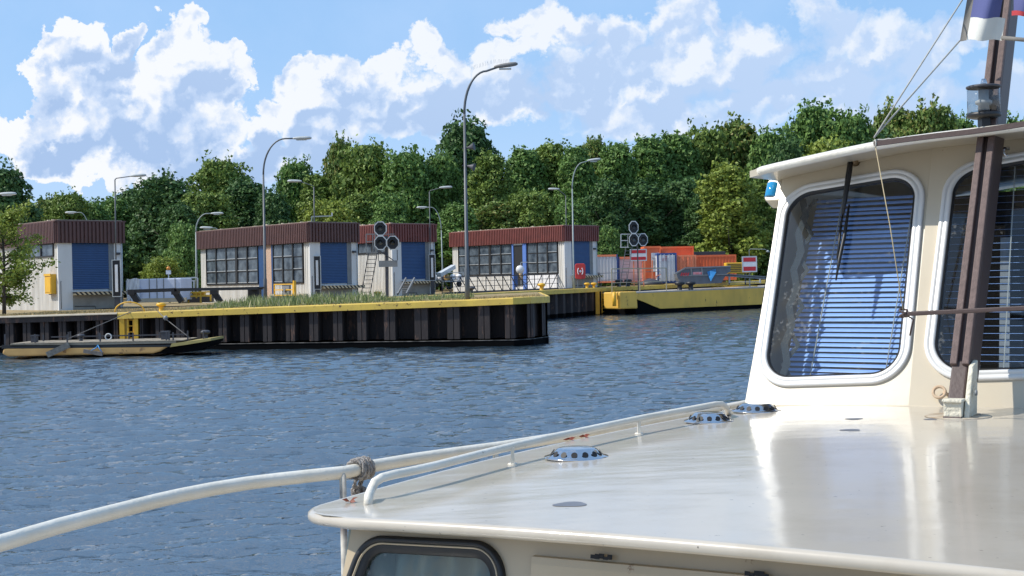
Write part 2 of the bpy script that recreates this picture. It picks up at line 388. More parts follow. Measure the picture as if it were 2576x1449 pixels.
LEAF = {
 'green': leaf_mat('leaf_green', (.035, .085, .018), (.165, .275, .068)),
 'dark': leaf_mat('leaf_dark_green', (.020, .056, .018), (.092, .172, .052)),
 'olive': leaf_mat('leaf_olive', (.045, .085, .015), (.205, .285, .062)),
 'yellow': leaf_mat('leaf_yellow_green', (.075, .12, .018), (.28, .34, .060)),
 'brown': leaf_mat('leaf_russet_green', (.045, .085, .016), (.17, .25, .055), (.23, .20, .055)),
}
# ------------------------------------------------------------------ light and sky
SUN_EL = R(47); SUN_AZ = Vector((-.992, -.12, 0)).normalized()
S = Vector((SUN_AZ.x * math.cos(SUN_EL), SUN_AZ.y * math.cos(SUN_EL), math.sin(SUN_EL)))
sd = bpy.data.lights.new('sun', 'SUN'); sd.energy = 4.4; sd.angle = R(.53); sd.color = (1, .955, .87)
so = bpy.data.objects.new('sun', sd); COL.objects.link(so); so.location = S * 200
so.rotation_euler = S.to_track_quat('Z', 'Y').to_euler()

w = bpy.data.worlds.new('World'); sc.world = w; w.use_nodes = True
t = w.node_tree; t.nodes.clear(); N = t.nodes.new; L = t.links.new
wo = N('ShaderNodeOutputWorld'); bg = N('ShaderNodeBackground'); L(bg.outputs[0], wo.inputs[0]); bg.inputs[1].default_value = .12
sky = N('ShaderNodeTexSky'); sky.sky_type = 'NISHITA'; sky.sun_disc = False; sky.sun_elevation = SUN_EL
sky.sun_rotation = math.atan2(SUN_AZ.x, SUN_AZ.y); sky.dust_density = .6; sky.ozone_density = 2.2; sky.air_density = 1.0
tc = N('ShaderNodeTexCoord')
def mth(op, a, b_=None, c_=None, clamp=False):
    n = N('ShaderNodeMath'); n.operation = op; n.use_clamp = clamp
    for i, q in enumerate((a, b_, c_)):
        if q is None: continue
        if isinstance(q, (int, float)): n.inputs[i].default_value = q
        else: L(q, n.inputs[i])
    return n.outputs[0]
sx = N('ShaderNodeSeparateXYZ'); L(tc.outputs['Generated'], sx.inputs[0])
ay = mth('MAXIMUM', mth('ABSOLUTE', sx.outputs[1]), .12)
u_ = mth('DIVIDE', sx.outputs[0], ay); v_ = mth('DIVIDE', sx.outputs[2], ay)
uv = N('ShaderNodeCombineXYZ'); L(u_, uv.inputs[0]); L(v_, uv.inputs[1])
def noise(vec, scale, det, rough=.55, lac=2.0):
    n = N('ShaderNodeTexNoise'); n.noise_dimensions = '2D'; n.inputs['Scale'].default_value = scale; n.inputs['Detail'].default_value = det
    n.inputs['Roughness'].default_value = rough; n.inputs['Lacunarity'].default_value = lac; L(vec, n.inputs['Vector']); return n
def vadd(a, off=None, b_=None):
    n = N('ShaderNodeVectorMath'); n.operation = 'ADD'; L(a, n.inputs[0])
    if off is not None: n.inputs[1].default_value = off
    else: L(b_, n.inputs[1])
    return n.outputs[0]
# turbulent warp of the cloud domain
wn = noise(uv.outputs[0], 14, 7, .62)
vm = N('ShaderNodeVectorMath'); vm.operation = 'MULTIPLY_ADD'; L(wn.outputs['Color'], vm.inputs[0]); vm.inputs[1].default_value = (.075, .075, 0); vm.inputs[2].default_value = (-.0375, -.0375, 0)
wuv = vadd(uv.outputs[0], b_=vm.outputs[0])
BL = [(210,110,85,75),(320,75,48,55),(170,210,95,85),(265,180,110,95),(140,300,90,75),(255,230,110,90),(480,75,62,52),(440,140,85,70),(535,150,75,70),(430,240,105,95),(545,230,70,80),(300,320,180,110),(90,350,130,85),(20,300,70,55),(420,360,190,95),(200,400,190,70),(610,130,34,30),(615,190,30,40),(520,330,60,70),
      (500,440,150,50),(640,340,80,60),(700,270,75,60),(770,215,80,62),(860,190,90,62),(960,170,80,50),(1060,125,60,50),(1130,150,75,55),(1240,140,75,50),(1320,120,60,45),(850,300,190,90),(1050,260,190,100),(1220,240,160,90),(730,400,150,50),
      (1340,40,70,55),(1420,80,90,70),(1530,110,90,80),(1680,60,90,70),(1740,40,70,60),(1480,200,190,110),(1700,180,170,120),(1870,130,120,100),(1650,300,250,80),(1950,250,180,90),(2080,60,110,80),(2210,100,110,80),(2120,190,190,90),(2330,150,130,100),(2400,60,90,60),(2300,260,220,70),(2560,230,120,90),(2480,60,60,60)]
field = None
for (bx, by, rx, ry) in BL:
    r_ = ray(bx, by); cu, cv = r_.x / r_.y, r_.z / r_.y
    s1 = N('ShaderNodeVectorMath'); s1.operation = 'MULTIPLY_ADD'; L(wuv, s1.inputs[0])
    kx, ky = F0 / rx, F0 / ry
    s1.inputs[1].default_value = (kx, ky, 0); s1.inputs[2].default_value = (-cu * kx, -cv * ky, 0)
    ln = N('ShaderNodeVectorMath'); ln.operation = 'DOT_PRODUCT'; L(s1.outputs[0], ln.inputs[0]); L(s1.outputs[0], ln.inputs[1])
    d = mth('SUBTRACT', 1.0, ln.outputs['Value'])
    field = d if field is None else mth('MAXIMUM', field, d)
# other clouds above and behind the picture
far = noise(uv.outputs[0], 1.7, 8, .6); far_d = mth('MULTIPLY_ADD', far.outputs[0], 5.0, -2.95)
above = mth('MULTIPLY_ADD', v_, 12.0, -3.0, clamp=True)          # only above the frame
side = mth('SUBTRACT', mth('ABSOLUTE', u_), .42); side = mth('MULTIPLY', side, 8.0, clamp=True)
back = mth('LESS_THAN', sx.outputs[1], 0.0)
sel = mth('MAXIMUM', mth('MAXIMUM', above, side), back)
mxf = N('ShaderNodeMix'); mxf.data_type = 'FLOAT'; L(sel, mxf.inputs[0]); L(field, mxf.inputs[2]); L(far_d, mxf.inputs[3]); fld = mxf.outputs[0]
n1 = noise(uv.outputs[0], 30, 8, .55); n2 = noise(vadd(uv.outputs[0], (.006, -.008, 0)), 30, 8, .55)
vor = N('ShaderNodeTexVoronoi'); vor.voronoi_dimensions = '2D'; vor.feature = 'SMOOTH_F1'; vor.inputs['Scale'].default_value = 42; vor.inputs['Smoothness'].default_value = .4; L(wuv, vor.inputs['Vector'])
def vpair(sc_, off):
    o_ = []
    for v in (wuv, vadd(wuv, off)):
        q = N('ShaderNodeTexVoronoi'); q.voronoi_dimensions = '2D'; q.feature = 'SMOOTH_F1'; q.inputs['Scale'].default_value = sc_; q.inputs['Smoothness'].default_value = .6; L(v, q.inputs['Vector']); o_.append(q.outputs['Distance'])
    return mth('SUBTRACT', o_[1], o_[0])
vor2 = N('ShaderNodeTexVoronoi'); vor2.voronoi_dimensions = '2D'; vor2.feature = 'SMOOTH_F1'; vor2.inputs['Scale'].default_value = 42; vor2.inputs['Smoothness'].default_value = .4; L(vadd(wuv, (.006, -.008, 0)), vor2.inputs['Vector'])
dens = mth('ADD', mth('MULTIPLY_ADD', fld, 1.9, -.05), mth('MULTIPLY_ADD', n1.outputs[0], 1.5, -.75))
dens = mth('ADD', dens, mth('MULTIPLY_ADD', vor.outputs['Distance'], -1.0, .38))
soft = mth('MULTIPLY_ADD', u_, 1.2, .35); soft = mth('MULTIPLY_ADD', u_, 1.8, .80); soft = mth('MINIMUM', mth('MAXIMUM', soft, .26), 1.4)   # clouds on the right are softer
alpha = mth('DIVIDE', dens, soft, clamp=True)
alpha = mth('MULTIPLY', alpha, mth('MULTIPLY_ADD', u_, -.35, .86, clamp=True))
# light: bright rims, blue grey bellies, billow relief
rel = mth('ADD', mth('MULTIPLY', mth('SUBTRACT', n1.outputs[0], n2.outputs[0]), 2.2), mth('MULTIPLY', vpair(20, (.012, -.016, 0)), 1.5)); rel = mth('ADD', rel, mth('MULTIPLY', vpair(55, (.0045, -.006, 0)), 1.2))
big = noise(vadd(wuv, (3.1, 1.7, 0)), 9, 5, .55)
SHB = [(270,230,75,90),(330,330,190,85),(120,400,130,40),(500,210,85,60),(470,330,110,110),(560,260,50,60),(330,150,50,45),(640,470,160,50),(980,290,240,85),(1160,260,150,80),(820,380,200,60),(1330,270,150,90),(1560,170,120,60),(1500,290,170,70),(1900,230,170,80),(2150,190,130,60),(2400,260,200,80),(1750,280,150,50)]
sf = None
for (bx, by, rx, ry) in SHB:
    r_ = ray(bx, by); cu, cv = r_.x / r_.y, r_.z / r_.y; kx, ky = F0 / rx, F0 / ry
    s1 = N('ShaderNodeVectorMath'); s1.operation = 'MULTIPLY_ADD'; L(wuv, s1.inputs[0]); s1.inputs[1].default_value = (kx, ky, 0); s1.inputs[2].default_value = (-cu * kx, -cv * ky, 0)
    ln = N('ShaderNodeVectorMath'); ln.operation = 'DOT_PRODUCT'; L(s1.outputs[0], ln.inputs[0]); L(s1.outputs[0], ln.inputs[1])
    d = mth('SUBTRACT', 1.0, mth('MULTIPLY', ln.outputs['Value'], .62)); sf = d if sf is None else mth('MAXIMUM', sf, d)
sf = mth('MAXIMUM', sf, 0.0)
lit = mth('MULTIPLY_ADD', sf, -.80, .78)
edge = mth('MULTIPLY_ADD', dens, -.30, .42, clamp=True); lit = mth('ADD', lit, edge)
lit = mth('ADD', lit, mth('MULTIPLY', rel, .85)); lit = mth('ADD', lit, mth('MULTIPLY_ADD', big.outputs[0], .8, -.42))
lit = mth('MULTIPLY', lit, mth('SUBTRACT', 1.0, mth('MULTIPLY_ADD', u_, 1.3, .0, clamp=True)))
lit = mth('MAXIMUM', lit, mth('MULTIPLY_ADD', u_, .6, .18))
hgt = mth('MULTIPLY_ADD', v_, 1.6, -.20); lit = mth('ADD', lit, hgt)
lit = mth('MULTIPLY', lit, 1.0, clamp=True)
cr_ = N('ShaderNodeValToRGB'); L(lit, cr_.inputs[0]); ee = cr_.color_ramp.elements; ee[0].position = 0; ee[0].color = (.30, .415, .62, 1); ee[1].position = 1; ee[1].color = (.70, .715, .74, 1); q = ee.new(.45); q.color = (.44, .535, .70, 1)
cc = N('ShaderNodeMix'); cc.data_type = 'RGBA'; cc.blend_type = 'MULTIPLY'; cc.inputs[0].default_value = 1; L(cr_.outputs[0], cc.inputs[6]); cc.inputs[7].default_value = (10, 10, 10, 1)
# thin haze of cloud low down
hz = mth('MULTIPLY_ADD', v_, -6.5, 1.05, clamp=True); hz = mth('MULTIPLY', hz, .62)
blue = N('ShaderNodeMix'); blue.data_type = 'RGBA'; blue.inputs[0].default_value = .72; blue.inputs[7].default_value = (2.5, 4.5, 7.5, 1); L(sky.outputs[0], blue.inputs[6])
wisp = noise(vadd(uv.outputs[0], (5, 5, 0)), 3.0, 7, .6); wmap = N('ShaderNodeMapping'); 
wq = mth('MULTIPLY_ADD', wisp.outputs[0], 1.6, -.62, clamp=True); wq = mth('MULTIPLY', wq, .6)
m0 = N('ShaderNodeMix'); m0.data_type = 'RGBA'; L(mth('MAXIMUM', hz, wq), m0.inputs[0]); L(blue.outputs[2], m0.inputs[6]); m0.inputs[7].default_value = (4.6, 5.8, 7.9, 1)
m1 = N('ShaderNodeMix'); m1.data_type = 'RGBA'; L(alpha, m1.inputs[0]); L(m0.outputs[2], m1.inputs[6]); L(cc.outputs[2], m1.inputs[7])
L(m1.outputs[2], bg.inputs[0])
w.cycles.sampling_method = 'MANUAL'; w.cycles.sample_map_resolution = 512
sc.view_settings.view_transform = 'Standard'; sc.view_settings.look = 'None'; sc.view_settings.exposure = .2; sc.view_settings.gamma = 1
# ------------------------------------------------------------------ water
def water_mat():
    m, t, b = nt('canal_water'); N = t.nodes.new; L = t.links.new
    b.inputs['Base Color'].default_value = (.018, .034, .050, 1); b.inputs['Roughness'].default_value = .06; b.inputs['IOR'].default_value = 3.7
    ge = N('ShaderNodeNewGeometry')
    def ns(sc_, det, dist, rot, st):
        mp = N('ShaderNodeMapping'); mp.inputs['Rotation'].default_value = (0, 0, R(rot)); mp.inputs['Scale'].default_value = (st, 1, 1); L(ge.outputs['Position'], mp.inputs[0])
        n = N('ShaderNodeTexNoise'); n.inputs['Scale'].default_value = sc_; n.inputs['Detail'].default_value = det; n.inputs['Roughness'].default_value = .6; n.inputs['Distortion'].default_value = dist
        L(mp.outputs[0], n.inputs['Vector']); return n.outputs[0]
    a = ns(4.2, 4, .8, -18, .45); c = ns(.7, 2, .4, 12, .6); d = ns(8.0, 3, .5, -30, .6)
    h = N('ShaderNodeMath'); h.operation = 'MULTIPLY_ADD'; L(c, h.inputs[0]); h.inputs[1].default_value = 1.8; L(a, h.inputs[2])
    h2 = N('ShaderNodeMath'); h2.operation = 'MULTIPLY_ADD'; L(d, h2.inputs[0]); h2.inputs[1].default_value = .30; L(h.outputs[0], h2.inputs[2])
    bp = N('ShaderNodeBump'); bp.inputs['Strength'].default_value = 1; bp.inputs['Distance'].default_value = .055; L(h2.outputs[0], bp.inputs['Height'])
    L(bp.outputs[0], b.inputs['Normal']); return m
def water_mesh():
    rg = np.random.default_rng(12); nr, nc = 1150, 620
    Y = 2.2 * (125 / 2.2) ** (np.arange(nr) / (nr - 1)); U = np.linspace(-.62, .62, nc); YY = np.repeat(Y[:, None], nc, 1); XX = U[None, :] * (YY + 4)
    Z = np.zeros_like(YY); sp_ = np.gradient(Y)[:, None]
    for k in range(84):
        lam = .09 * (1.3 / .09) ** (rg.random() ** 1.2); th = R(99) + rg.normal() * R(20); kx, ky = math.cos(th) * 2 * math.pi / lam, math.sin(th) * 2 * math.pi / lam
        amp = lam * .0098 * (1.25 if lam < .6 else 1.0); w_ = np.clip((lam / sp_ - 1.9) / 1.6, 0, 1)
        gx = .6 + .5 * np.sin(XX * .21 + rg.uniform(0, 6)) * np.sin(YY * .17 + rg.uniform(0, 6))
        ph = kx * XX + ky * YY + rg.uniform(0, 6.28) + .9 * np.sin(XX * .7 / lam * .3 + YY * .5) 
        Z += amp * w_ * gx * (np.sin(ph) + .35 * np.sin(2 * ph + 1))
    co_ = np.stack([XX, YY, Z], -1).reshape(-1, 3).astype(np.float32)
    ii = np.arange(nr * nc).reshape(nr, nc); q = np.stack([ii[:-1, :-1], ii[:-1, 1:], ii[1:, 1:], ii[1:, :-1]], -1).reshape(-1)
    n = len(q) // 4; me = bpy.data.meshes.new('water'); me.vertices.add(nr * nc); me.vertices.foreach_set('co', co_.ravel()); me.loops.add(len(q)); me.loops.foreach_set('vertex_index', q.astype(np.int32)); me.polygons.add(n)
    me.polygons.foreach_set('loop_start', np.arange(n, dtype=np.int32) * 4); me.polygons.foreach_set('loop_total', np.full(n, 4, dtype=np.int32)); me.polygons.foreach_set('use_smooth', np.ones(n, dtype=bool)); me.update(calc_edges=True)
    return me
wmat = water_mat(); me = water_mesh(); me.materials.append(wmat); o = bpy.data.objects.new('water', me); COL.objects.link(o); o['kind'] = 'structure'
wm = MB(); wm.quad((-3000, -300, -.09), (3000, -300, -.09), (3000, 3000, -.09), (-3000, 3000, -.09))
solo('water', wm, wmat, None, None, kind='structure', fix=False)

# ------------------------------------------------------------------ land
ZT = [(-200, 1.5), (-24, 1.54), (-21.6, 1.545), (-16.6, 1.60), (-11.7, 1.69), (-5.8, 1.80), (-1.8, 1.88), (1.3, 1.96), (6.3, 1.96), (9.2, 1.99), (21.5, 2.20), (60, 2.35), (400, 2.6)]
def zg(x):
    for (a, za), (b_, zb) in zip(ZT, ZT[1:]):
        if x <= b_: return za + (zb - za) * (max(x, a) - a) / (b_ - a)
    return ZT[-1][1]
def ground_mat():
    m, t, b = nt('dry_grass_ground'); N = t.nodes.new; L = t.links.new
    ge = N('ShaderNodeNewGeometry'); n = N('ShaderNodeTexNoise'); n.inputs['Scale'].default_value = 1.4; n.inputs['Detail'].default_value = 9; L(ge.outputs['Position'], n.inputs['Vector'])
    r = N('ShaderNodeValToRGB'); L(n.outputs[0], r.inputs[0])
    e = r.color_ramp.elements; e[0].position = .3; e[0].color = (.09, .085, .030, 1); e[1].position = .75; e[1].color = (.40, .30, .15, 1)
    x = e.new(.5); x.color = (.27, .19, .085, 1)
    L(r.outputs[0], b.inputs['Base Color']); b.inputs['Roughness'].default_value = .95; return m
M['ground'] = ground_mat()
M['paving'] = mat('paved_quay', (.34, .32, .29), .9, (.24, .22, .20), 2)
def wallD(x):    # depth of the near quay wall along the picture
    pts = [(-700, 57.5), (0, 57), (288, 56.3), (575, 55.6), (926, 54.7), (1175, 54.1), (1290, 53.7), (1340, 54.4), (1372, 56.2)]
    for (a, da), (b_, db) in zip(pts, pts[1:]):
        if x <= b_: return da + (db - da) * (x - a) / (b_ - a)
    return 56.2
TOPY = [(-700, 812), (0, 795.5), (288, 786.6), (575, 775.5), (926, 762.5), (1175, 753.5), (1290, 748.5), (1340, 746), (1372, 745)]
def topy(x):
    for (a, da), (b_, db) in zip(TOPY, TOPY[1:]):
        if x <= b_: return da + (db - da) * (x - a) / (b_ - a)
    return 745
def copt(x): return at(x, topy(x), wallD(x))       # top front edge of the near coping
NW = [copt(x) for x in (-700, 0, 288, 575, 926, 1175, 1290, 1340, 1372)]
Q = [Vector(p) for p in ((-6.2, 68, 1.90), (-3.6, 75, 1.92), (6.3, 100, 1.98), (7.6, 102.6, 2.0), (9.2, 103, 2.02), (21.5, 118, 2.24), (60, 160, 2.4), (200, 330, 2.7))]
lm = MB(); FAR = 2500
fr = [(p.x, p.y + .35) for p in NW]
fr = [(-400, 60)] + fr
for (a, b_) in zip(fr, fr[1:]):           # front strip, back to y=75
    lm.quad((a[0], a[1], zg(a[0])), (b_[0], b_[1], zg(b_[0])), (b_[0], 75, zg(b_[0])), (a[0], 75, zg(a[0])))
qx = [(-400, 75), (-24, 75), (-16.6, 75), (-11.7, 75), (-5.8, 75), (-3.6, 75)] + [(p.x, p.y) for p in Q[2:]] + [(1500, 1500)]
for (a, b_) in zip(qx, qx[1:]):
    lm.quad((a[0], a[1], zg(a[0])), (b_[0], b_[1], zg(b_[0])), (b_[0], FAR, zg(b_[0])), (a[0], FAR, zg(a[0])))
# inner face of the island tip, closing the inlet side
pt = NW[-1]
lm.quad((pt.x, pt.y, -1), (1.6, 75, -1), (1.6, 75, zg(1.5)), (pt.x, pt.y, zg(pt.x)))
lm.quad((1.6, 75, -1), (-3.6, 75, -1), (-3.6, 75, zg(-3.6)), (1.6, 75, zg(1.5)))
solo('ground', lm, M['ground'], None, None, kind='structure', fix=False)

# ------------------------------------------------------------------ near sheet pile wall
FL = [(-130, -112), (-84, -66), (-38, -20), (11, 31), (55, 74), (99, 120), (145, 163), (192, 209), (239, 257), (284, 294), (350, 357), (389, 409), (441, 461), (493, 514), (547.6, 567.6), (602, 624), (659, 681), (717, 739), (776, 798), (836, 859), (897, 919), (964, 992), (1041, 1074), (1124, 1154), (1202, 1230), (1270, 1293), (1325, 1340), (1362, 1370)]
def wallp(x, back=0.0, z=0):
    p = at(x, 724, wallD(x)); return Vector((p.x, p.y + back, z))
pw = thing('sheet_pile_wall', 'dark rusty sheet pile wall of the near quay, under the long yellow coping', 'quay wall', wallp(600))
mb = MB(); wet = MB(); prof = []
for a, b_ in FL:
    g = 5; prof += [(a - g, .85), (a, 0), ((a + b_) / 2 - 1.2, .0), ((a + b_) / 2, .06), ((a + b_) / 2 + 1.2, 0), (b_, 0), (b_ + g, .85)]
prof = [(-600, .85)] + prof + [(1376, .3), (1377, 6)]
for (xa, ba), (xb, bb) in zip(prof, prof[1:]):
    P0, P1 = wallp(xa, ba), wallp(xb, bb)
    zt0, zt1 = copt(xa).z - .06, copt(xb).z - .06
    zw = .32
    mb.quad((P0.x, P0.y, zw), (P1.x, P1.y, zw), (P1.x, P1.y, zt1), (P0.x, P0.y, zt0))
part('pile_panels', mb, M['pile'], pw, world=True, fix=False)
xs_ = [-600, -200, 0, 150, 288, 430, 575, 700, 800, 926, 1050, 1175, 1290, 1340, 1370, 1378]; F_ = [wallp(x, -.04) for x in xs_] + [wallp(1379, 1.5), wallp(1379, 18)]
for P0, P1 in zip(F_, F_[1:]): wet.quad((P0.x, P0.y, -1), (P1.x, P1.y, -1), (P1.x, P1.y, .25), (P0.x, P0.y, .25)); wet.quad((P0.x, P0.y, .25), (P1.x, P1.y, .25), (P1.x, P1.y + 1, .25), (P0.x, P0.y + 1, .25))
part('wet_pile_foot', wet, M['pilew'], pw, world=True, fix=False)
tm_ = MB(); tm_.tube([P + Vector((0, -.005, .255 + rnd.uniform(-.01, .01))) for P in F_[:-2]], .016, 5); part('tide_mark', tm_, mat('pale_tide_mark', (.16, .15, .14), .8, (.03, .03, .03), 3, .25), pw, world=True)
def beam(pts, h, d0, d1, z0=0, taper=0):
    """beam following pts (top front edge): d0 in front, d1 behind"""
    rows = []
    for i, p in enumerate(pts):
        d = (pts[min(i + 1, len(pts) - 1)] - pts[max(i - 1, 0)]); d.z = 0; d.normalize(); n = Vector((d.y, -d.x, 0))
        if n.y > 0 and abs(n.y) > .3: n = -n
        f = p + n * d0; k = p - n * d1
        r = .045
        rows.append([f + Vector((0, 0, z0 - h)), f + Vector((0, 0, z0 - r)), f - n * r * .3 + Vector((0, 0, z0 - r * .3)), f - n * r + Vector((0, 0, z0)), k + Vector((0, 0, z0)), k + Vector((0, 0, z0 - h))])
    m_ = MB(); m_.strip(rows, smooth=False, close=True); n_ = 6
    m_.f.append(tuple(range(n_))[::-1]); m_.sm.append(False); b0 = (len(rows) - 1) * n_; m_.f.append(tuple(b0 + i for i in range(n_))); m_.sm.append(False)
    return m_
yc = [copt(x) for x in (298, 400, 575, 750, 926, 1050, 1175, 1290, 1330, 1355, 1368)]
lastp = yc[-1]; yc += [lastp + Vector((.12, .35, 0)), lastp + Vector((.16, 1.2, 0)), lastp + Vector((.2, 19, 0))]
part('coping', beam(yc, .27, .12, .45), M['yellow'], pw, world=True)
part('coping', beam([copt(x) for x in (-600, 0, 150, 297.5)], .07, .15, .45), M['concrete'], pw, world=True, label='pale concrete coping at the left end')
bl = MB()
for xa, xb in ((-600, 0), (0, 297)):
    a, b_ = copt(xa), copt(xb)
    bl.add([a + Vector(q) for q in ((0, -.08, -.30), (0, .3, -.30), (0, .3, -.07), (0, -.08, -.07))] + [b_ + Vector(q) for q in ((0, -.08, -.30), (0, .3, -.30), (0, .3, -.07), (0, -.08, -.07))],
           [(0, 1, 2, 3), (4, 5, 6, 7), (0, 1, 5, 4), (1, 2, 6, 5), (2, 3, 7, 6), (3, 0, 4, 7)])
part('waling_beam', bl, M['pile'], pw, world=True)
# ladder niche
lz = copt(320).z
ni = MB()
for xa, xb in ((300, 312), (337, 346)):
    a, b_ = wallp(xa, -.09), wallp(xb, -.09); ni.box(a.x, b_.x, a.y, a.y + .5, .25, lz - .25)
part('niche_post', ni, M['yellows'], pw, world=True)
ns_ = MB(); a, b_ = wallp(312.5, -.02), wallp(319, 0); ns_.box(a.x, b_.x, a.y, a.y + .4, .25, lz - .28)
part('niche_side', ns_, mat('worn_orange_yellow', (.42, .24, .03), .7), pw, world=True)
la = MB(); a, b_ = wallp(320, -.03), wallp(334, -.03)
for q in (a, b_): la.box(q.x - .03, q.x + .03, q.y, q.y + .06, .15, lz - .3)
for k in range(6):
    z = .3 + k * .25; la.box(a.x, b_.x, a.y + .01, a.y + .05, z - .015, z + .015)
part('ladder', la, M['yellows'], pw, world=True)
ho = MB(); c = copt(322) + Vector((0, .25, 0)); ho.tube([c + Vector((math.cos(t_) * -.62, -.1 * math.sin(t_), math.sin(t_) * .42)) for t_ in np.linspace(0, math.pi, 14)], .028, 8)
part('grab_hoop', ho, M['yellows'], pw, world=True)

def bollard(p, s, m_, label, g=None, dbl=False, name='mooring_bollard', rz=0):
    e = thing(name, label, 'bollard', p, rz, g)
    for i in ((-.5, .5) if dbl else (0,)):
        b1 = MB(); b1.lathe([(.14 * s, 0), (.12 * s, .02), (.115 * s, .20 * s), (.13 * s, .24 * s)], (i * .55 * s, 0, 0), 18)
        part('post', b1, m_, e)
        b2 = MB(); b2.lathe([(.13 * s, .24 * s), (.22 * s, .27 * s), (.25 * s, .32 * s), (.24 * s, .38 * s), (.16 * s, .43 * s), (0.001, .44 * s)], (i * .55 * s, 0, 0), 18)
        part('cap', b2, m_, e)
    return e
def gp(x, y, z=None):   # ground point seen at picture x,y (land height iterated)
    z = z or 1.9
    for _ in range(8):
        p = onz(x, y, z); z = zg(p.x)
    return p
p = copt(397) + Vector((0, .55, 0)); bollard((p.x, p.y, p.z - .02), .82, M['yellows'], 'yellow mushroom bollard on the near coping with a rope and chain hanging from it')
p = gp(949, 748); p.z -= .02; bollard(p, .9, M['yellows'], 'yellow bollard lying low in the grass right of the signal post')
# far quay wall
qw = thing('sheet_pile_wall', 'far sheet pile quay wall under the lock buildings, with yellow coping and ladder', 'quay wall', (6.3, 100, 0))
part('coping', beam([Q[0], Q[1], (Q[1] + Q[2]) / 2, Q[2], Q[3]], .30, .12, .4), M['yellow'], qw, world=True)
part('coping', beam([Q[3] + Vector((.05, .1, 0)), Q[4], Q[5], Q[6]], .30, .12, .4), M['yellow'], qw, world=True)
def corr_wall(pts, pitch, depth, z0, z1f, mbx, wetx, zw=.3):
    for P0, P1 in zip(pts, pts[1:]):
        d = P1 - P0; d.z = 0; L_ = d.length; d.normalize(); n = Vector((d.y, -d.x, 0)); k = max(1, int(L_ / pitch)); st = L_ / k
        for i in range(k):
            for (a, oa), (b_, ob) in zip(((0, depth), (.08, depth), (.2, 0), (.48, 0), (.6, depth)), ((.08, depth), (.2, 0), (.48, 0), (.6, depth), (1, depth))):
                A = P0 + d * (i + a) * st - n * oa; B = P0 + d * (i + b_) * st - n * ob
                mbx.quad((A.x, A.y, zw), (B.x, B.y, zw), (B.x, B.y, z1f - .1), (A.x, A.y, z1f - .1))
                wetx.quad((A.x, A.y, -1), (B.x, B.y, -1), (B.x, B.y, zw), (A.x, A.y, zw))
mb = MB(); wet = MB(); corr_wall([Q[1], Q[2], Q[3]], 1.5, .4, 0, 2.0, mb, wet); corr_wall([Q[3], Q[4], Q[5], Q[6]], 1.5, .4, 0, 2.1, mb, wet)
part('pile_panels', mb, M['pile'], qw, world=True, fix=False); part('wet_pile_foot', wet, M['pilew'], qw, world=True, fix=False)
dq = (Q[3] - Q[2]).normalized()
def qat(x):   # point of the far quay front at picture column x
    r = ray(x, 724); best = None
    for A, B in zip(Q[1:], Q[2:]):
        d = B - A; den = r.x * d.y - r.y * d.x
        if abs(den) < 1e-9: continue
        k = (r.x * (CAM.y - A.y) - r.y * (CAM.x - A.x)) / den   # A + d*k on the ray
        if -.001 <= k <= 1.001:
            P = A + d * k
            if best is None: best = P
    return best
lp = qat(1519); qn = Vector((dq.y, -dq.x, 0))
la = MB(); A = lp + qn * .2
for s_ in (-1, 1): la.bar(A + dq * s_ * .9 + Vector((0, 0, -1.9)), A + dq * s_ * .9 + Vector((0, 0, -.2)), .06)
for k in range(7): la.bar(A + dq * -.9 + Vector((0, 0, -1.8 + k * .27)), A + dq * .9 + Vector((0, 0, -1.8 + k * .27)), .035)
part('ladder', la, M['yellows'], qw, world=True)
po = MB()
for s_ in (-1.5, 1.5): po.bar(lp + qn * .1 + dq * s_ + Vector((0, 0, -1.95)), lp + qn * .1 + dq * s_ + Vector((0, 0, -.25)), .3)
part('niche_post', po, M['yellows'], qw, world=True)
for x, s_, mm, lab, dbl in ((1376, .95, 'yellows', 'yellow bollard on the far quay coping behind the tip of the near quay', False), (1498, .8, 'yellows', 'yellow double bollard on the far quay above the ladder', True),
                        (1200, .8, 'greyd', 'dark low bollard in the grass just right of the tallest lamp post', False), (1581, 1.1, 'signb', 'black double bollard on the far quay at the foot of the signal ladder', True)):
    P = qat(x); bollard((P.x - .35, P.y + .3, P.z - .01), s_ * 1.15, M[mm], lab, dbl=dbl, rz=math.atan2(dq.y, dq.x) * 0)

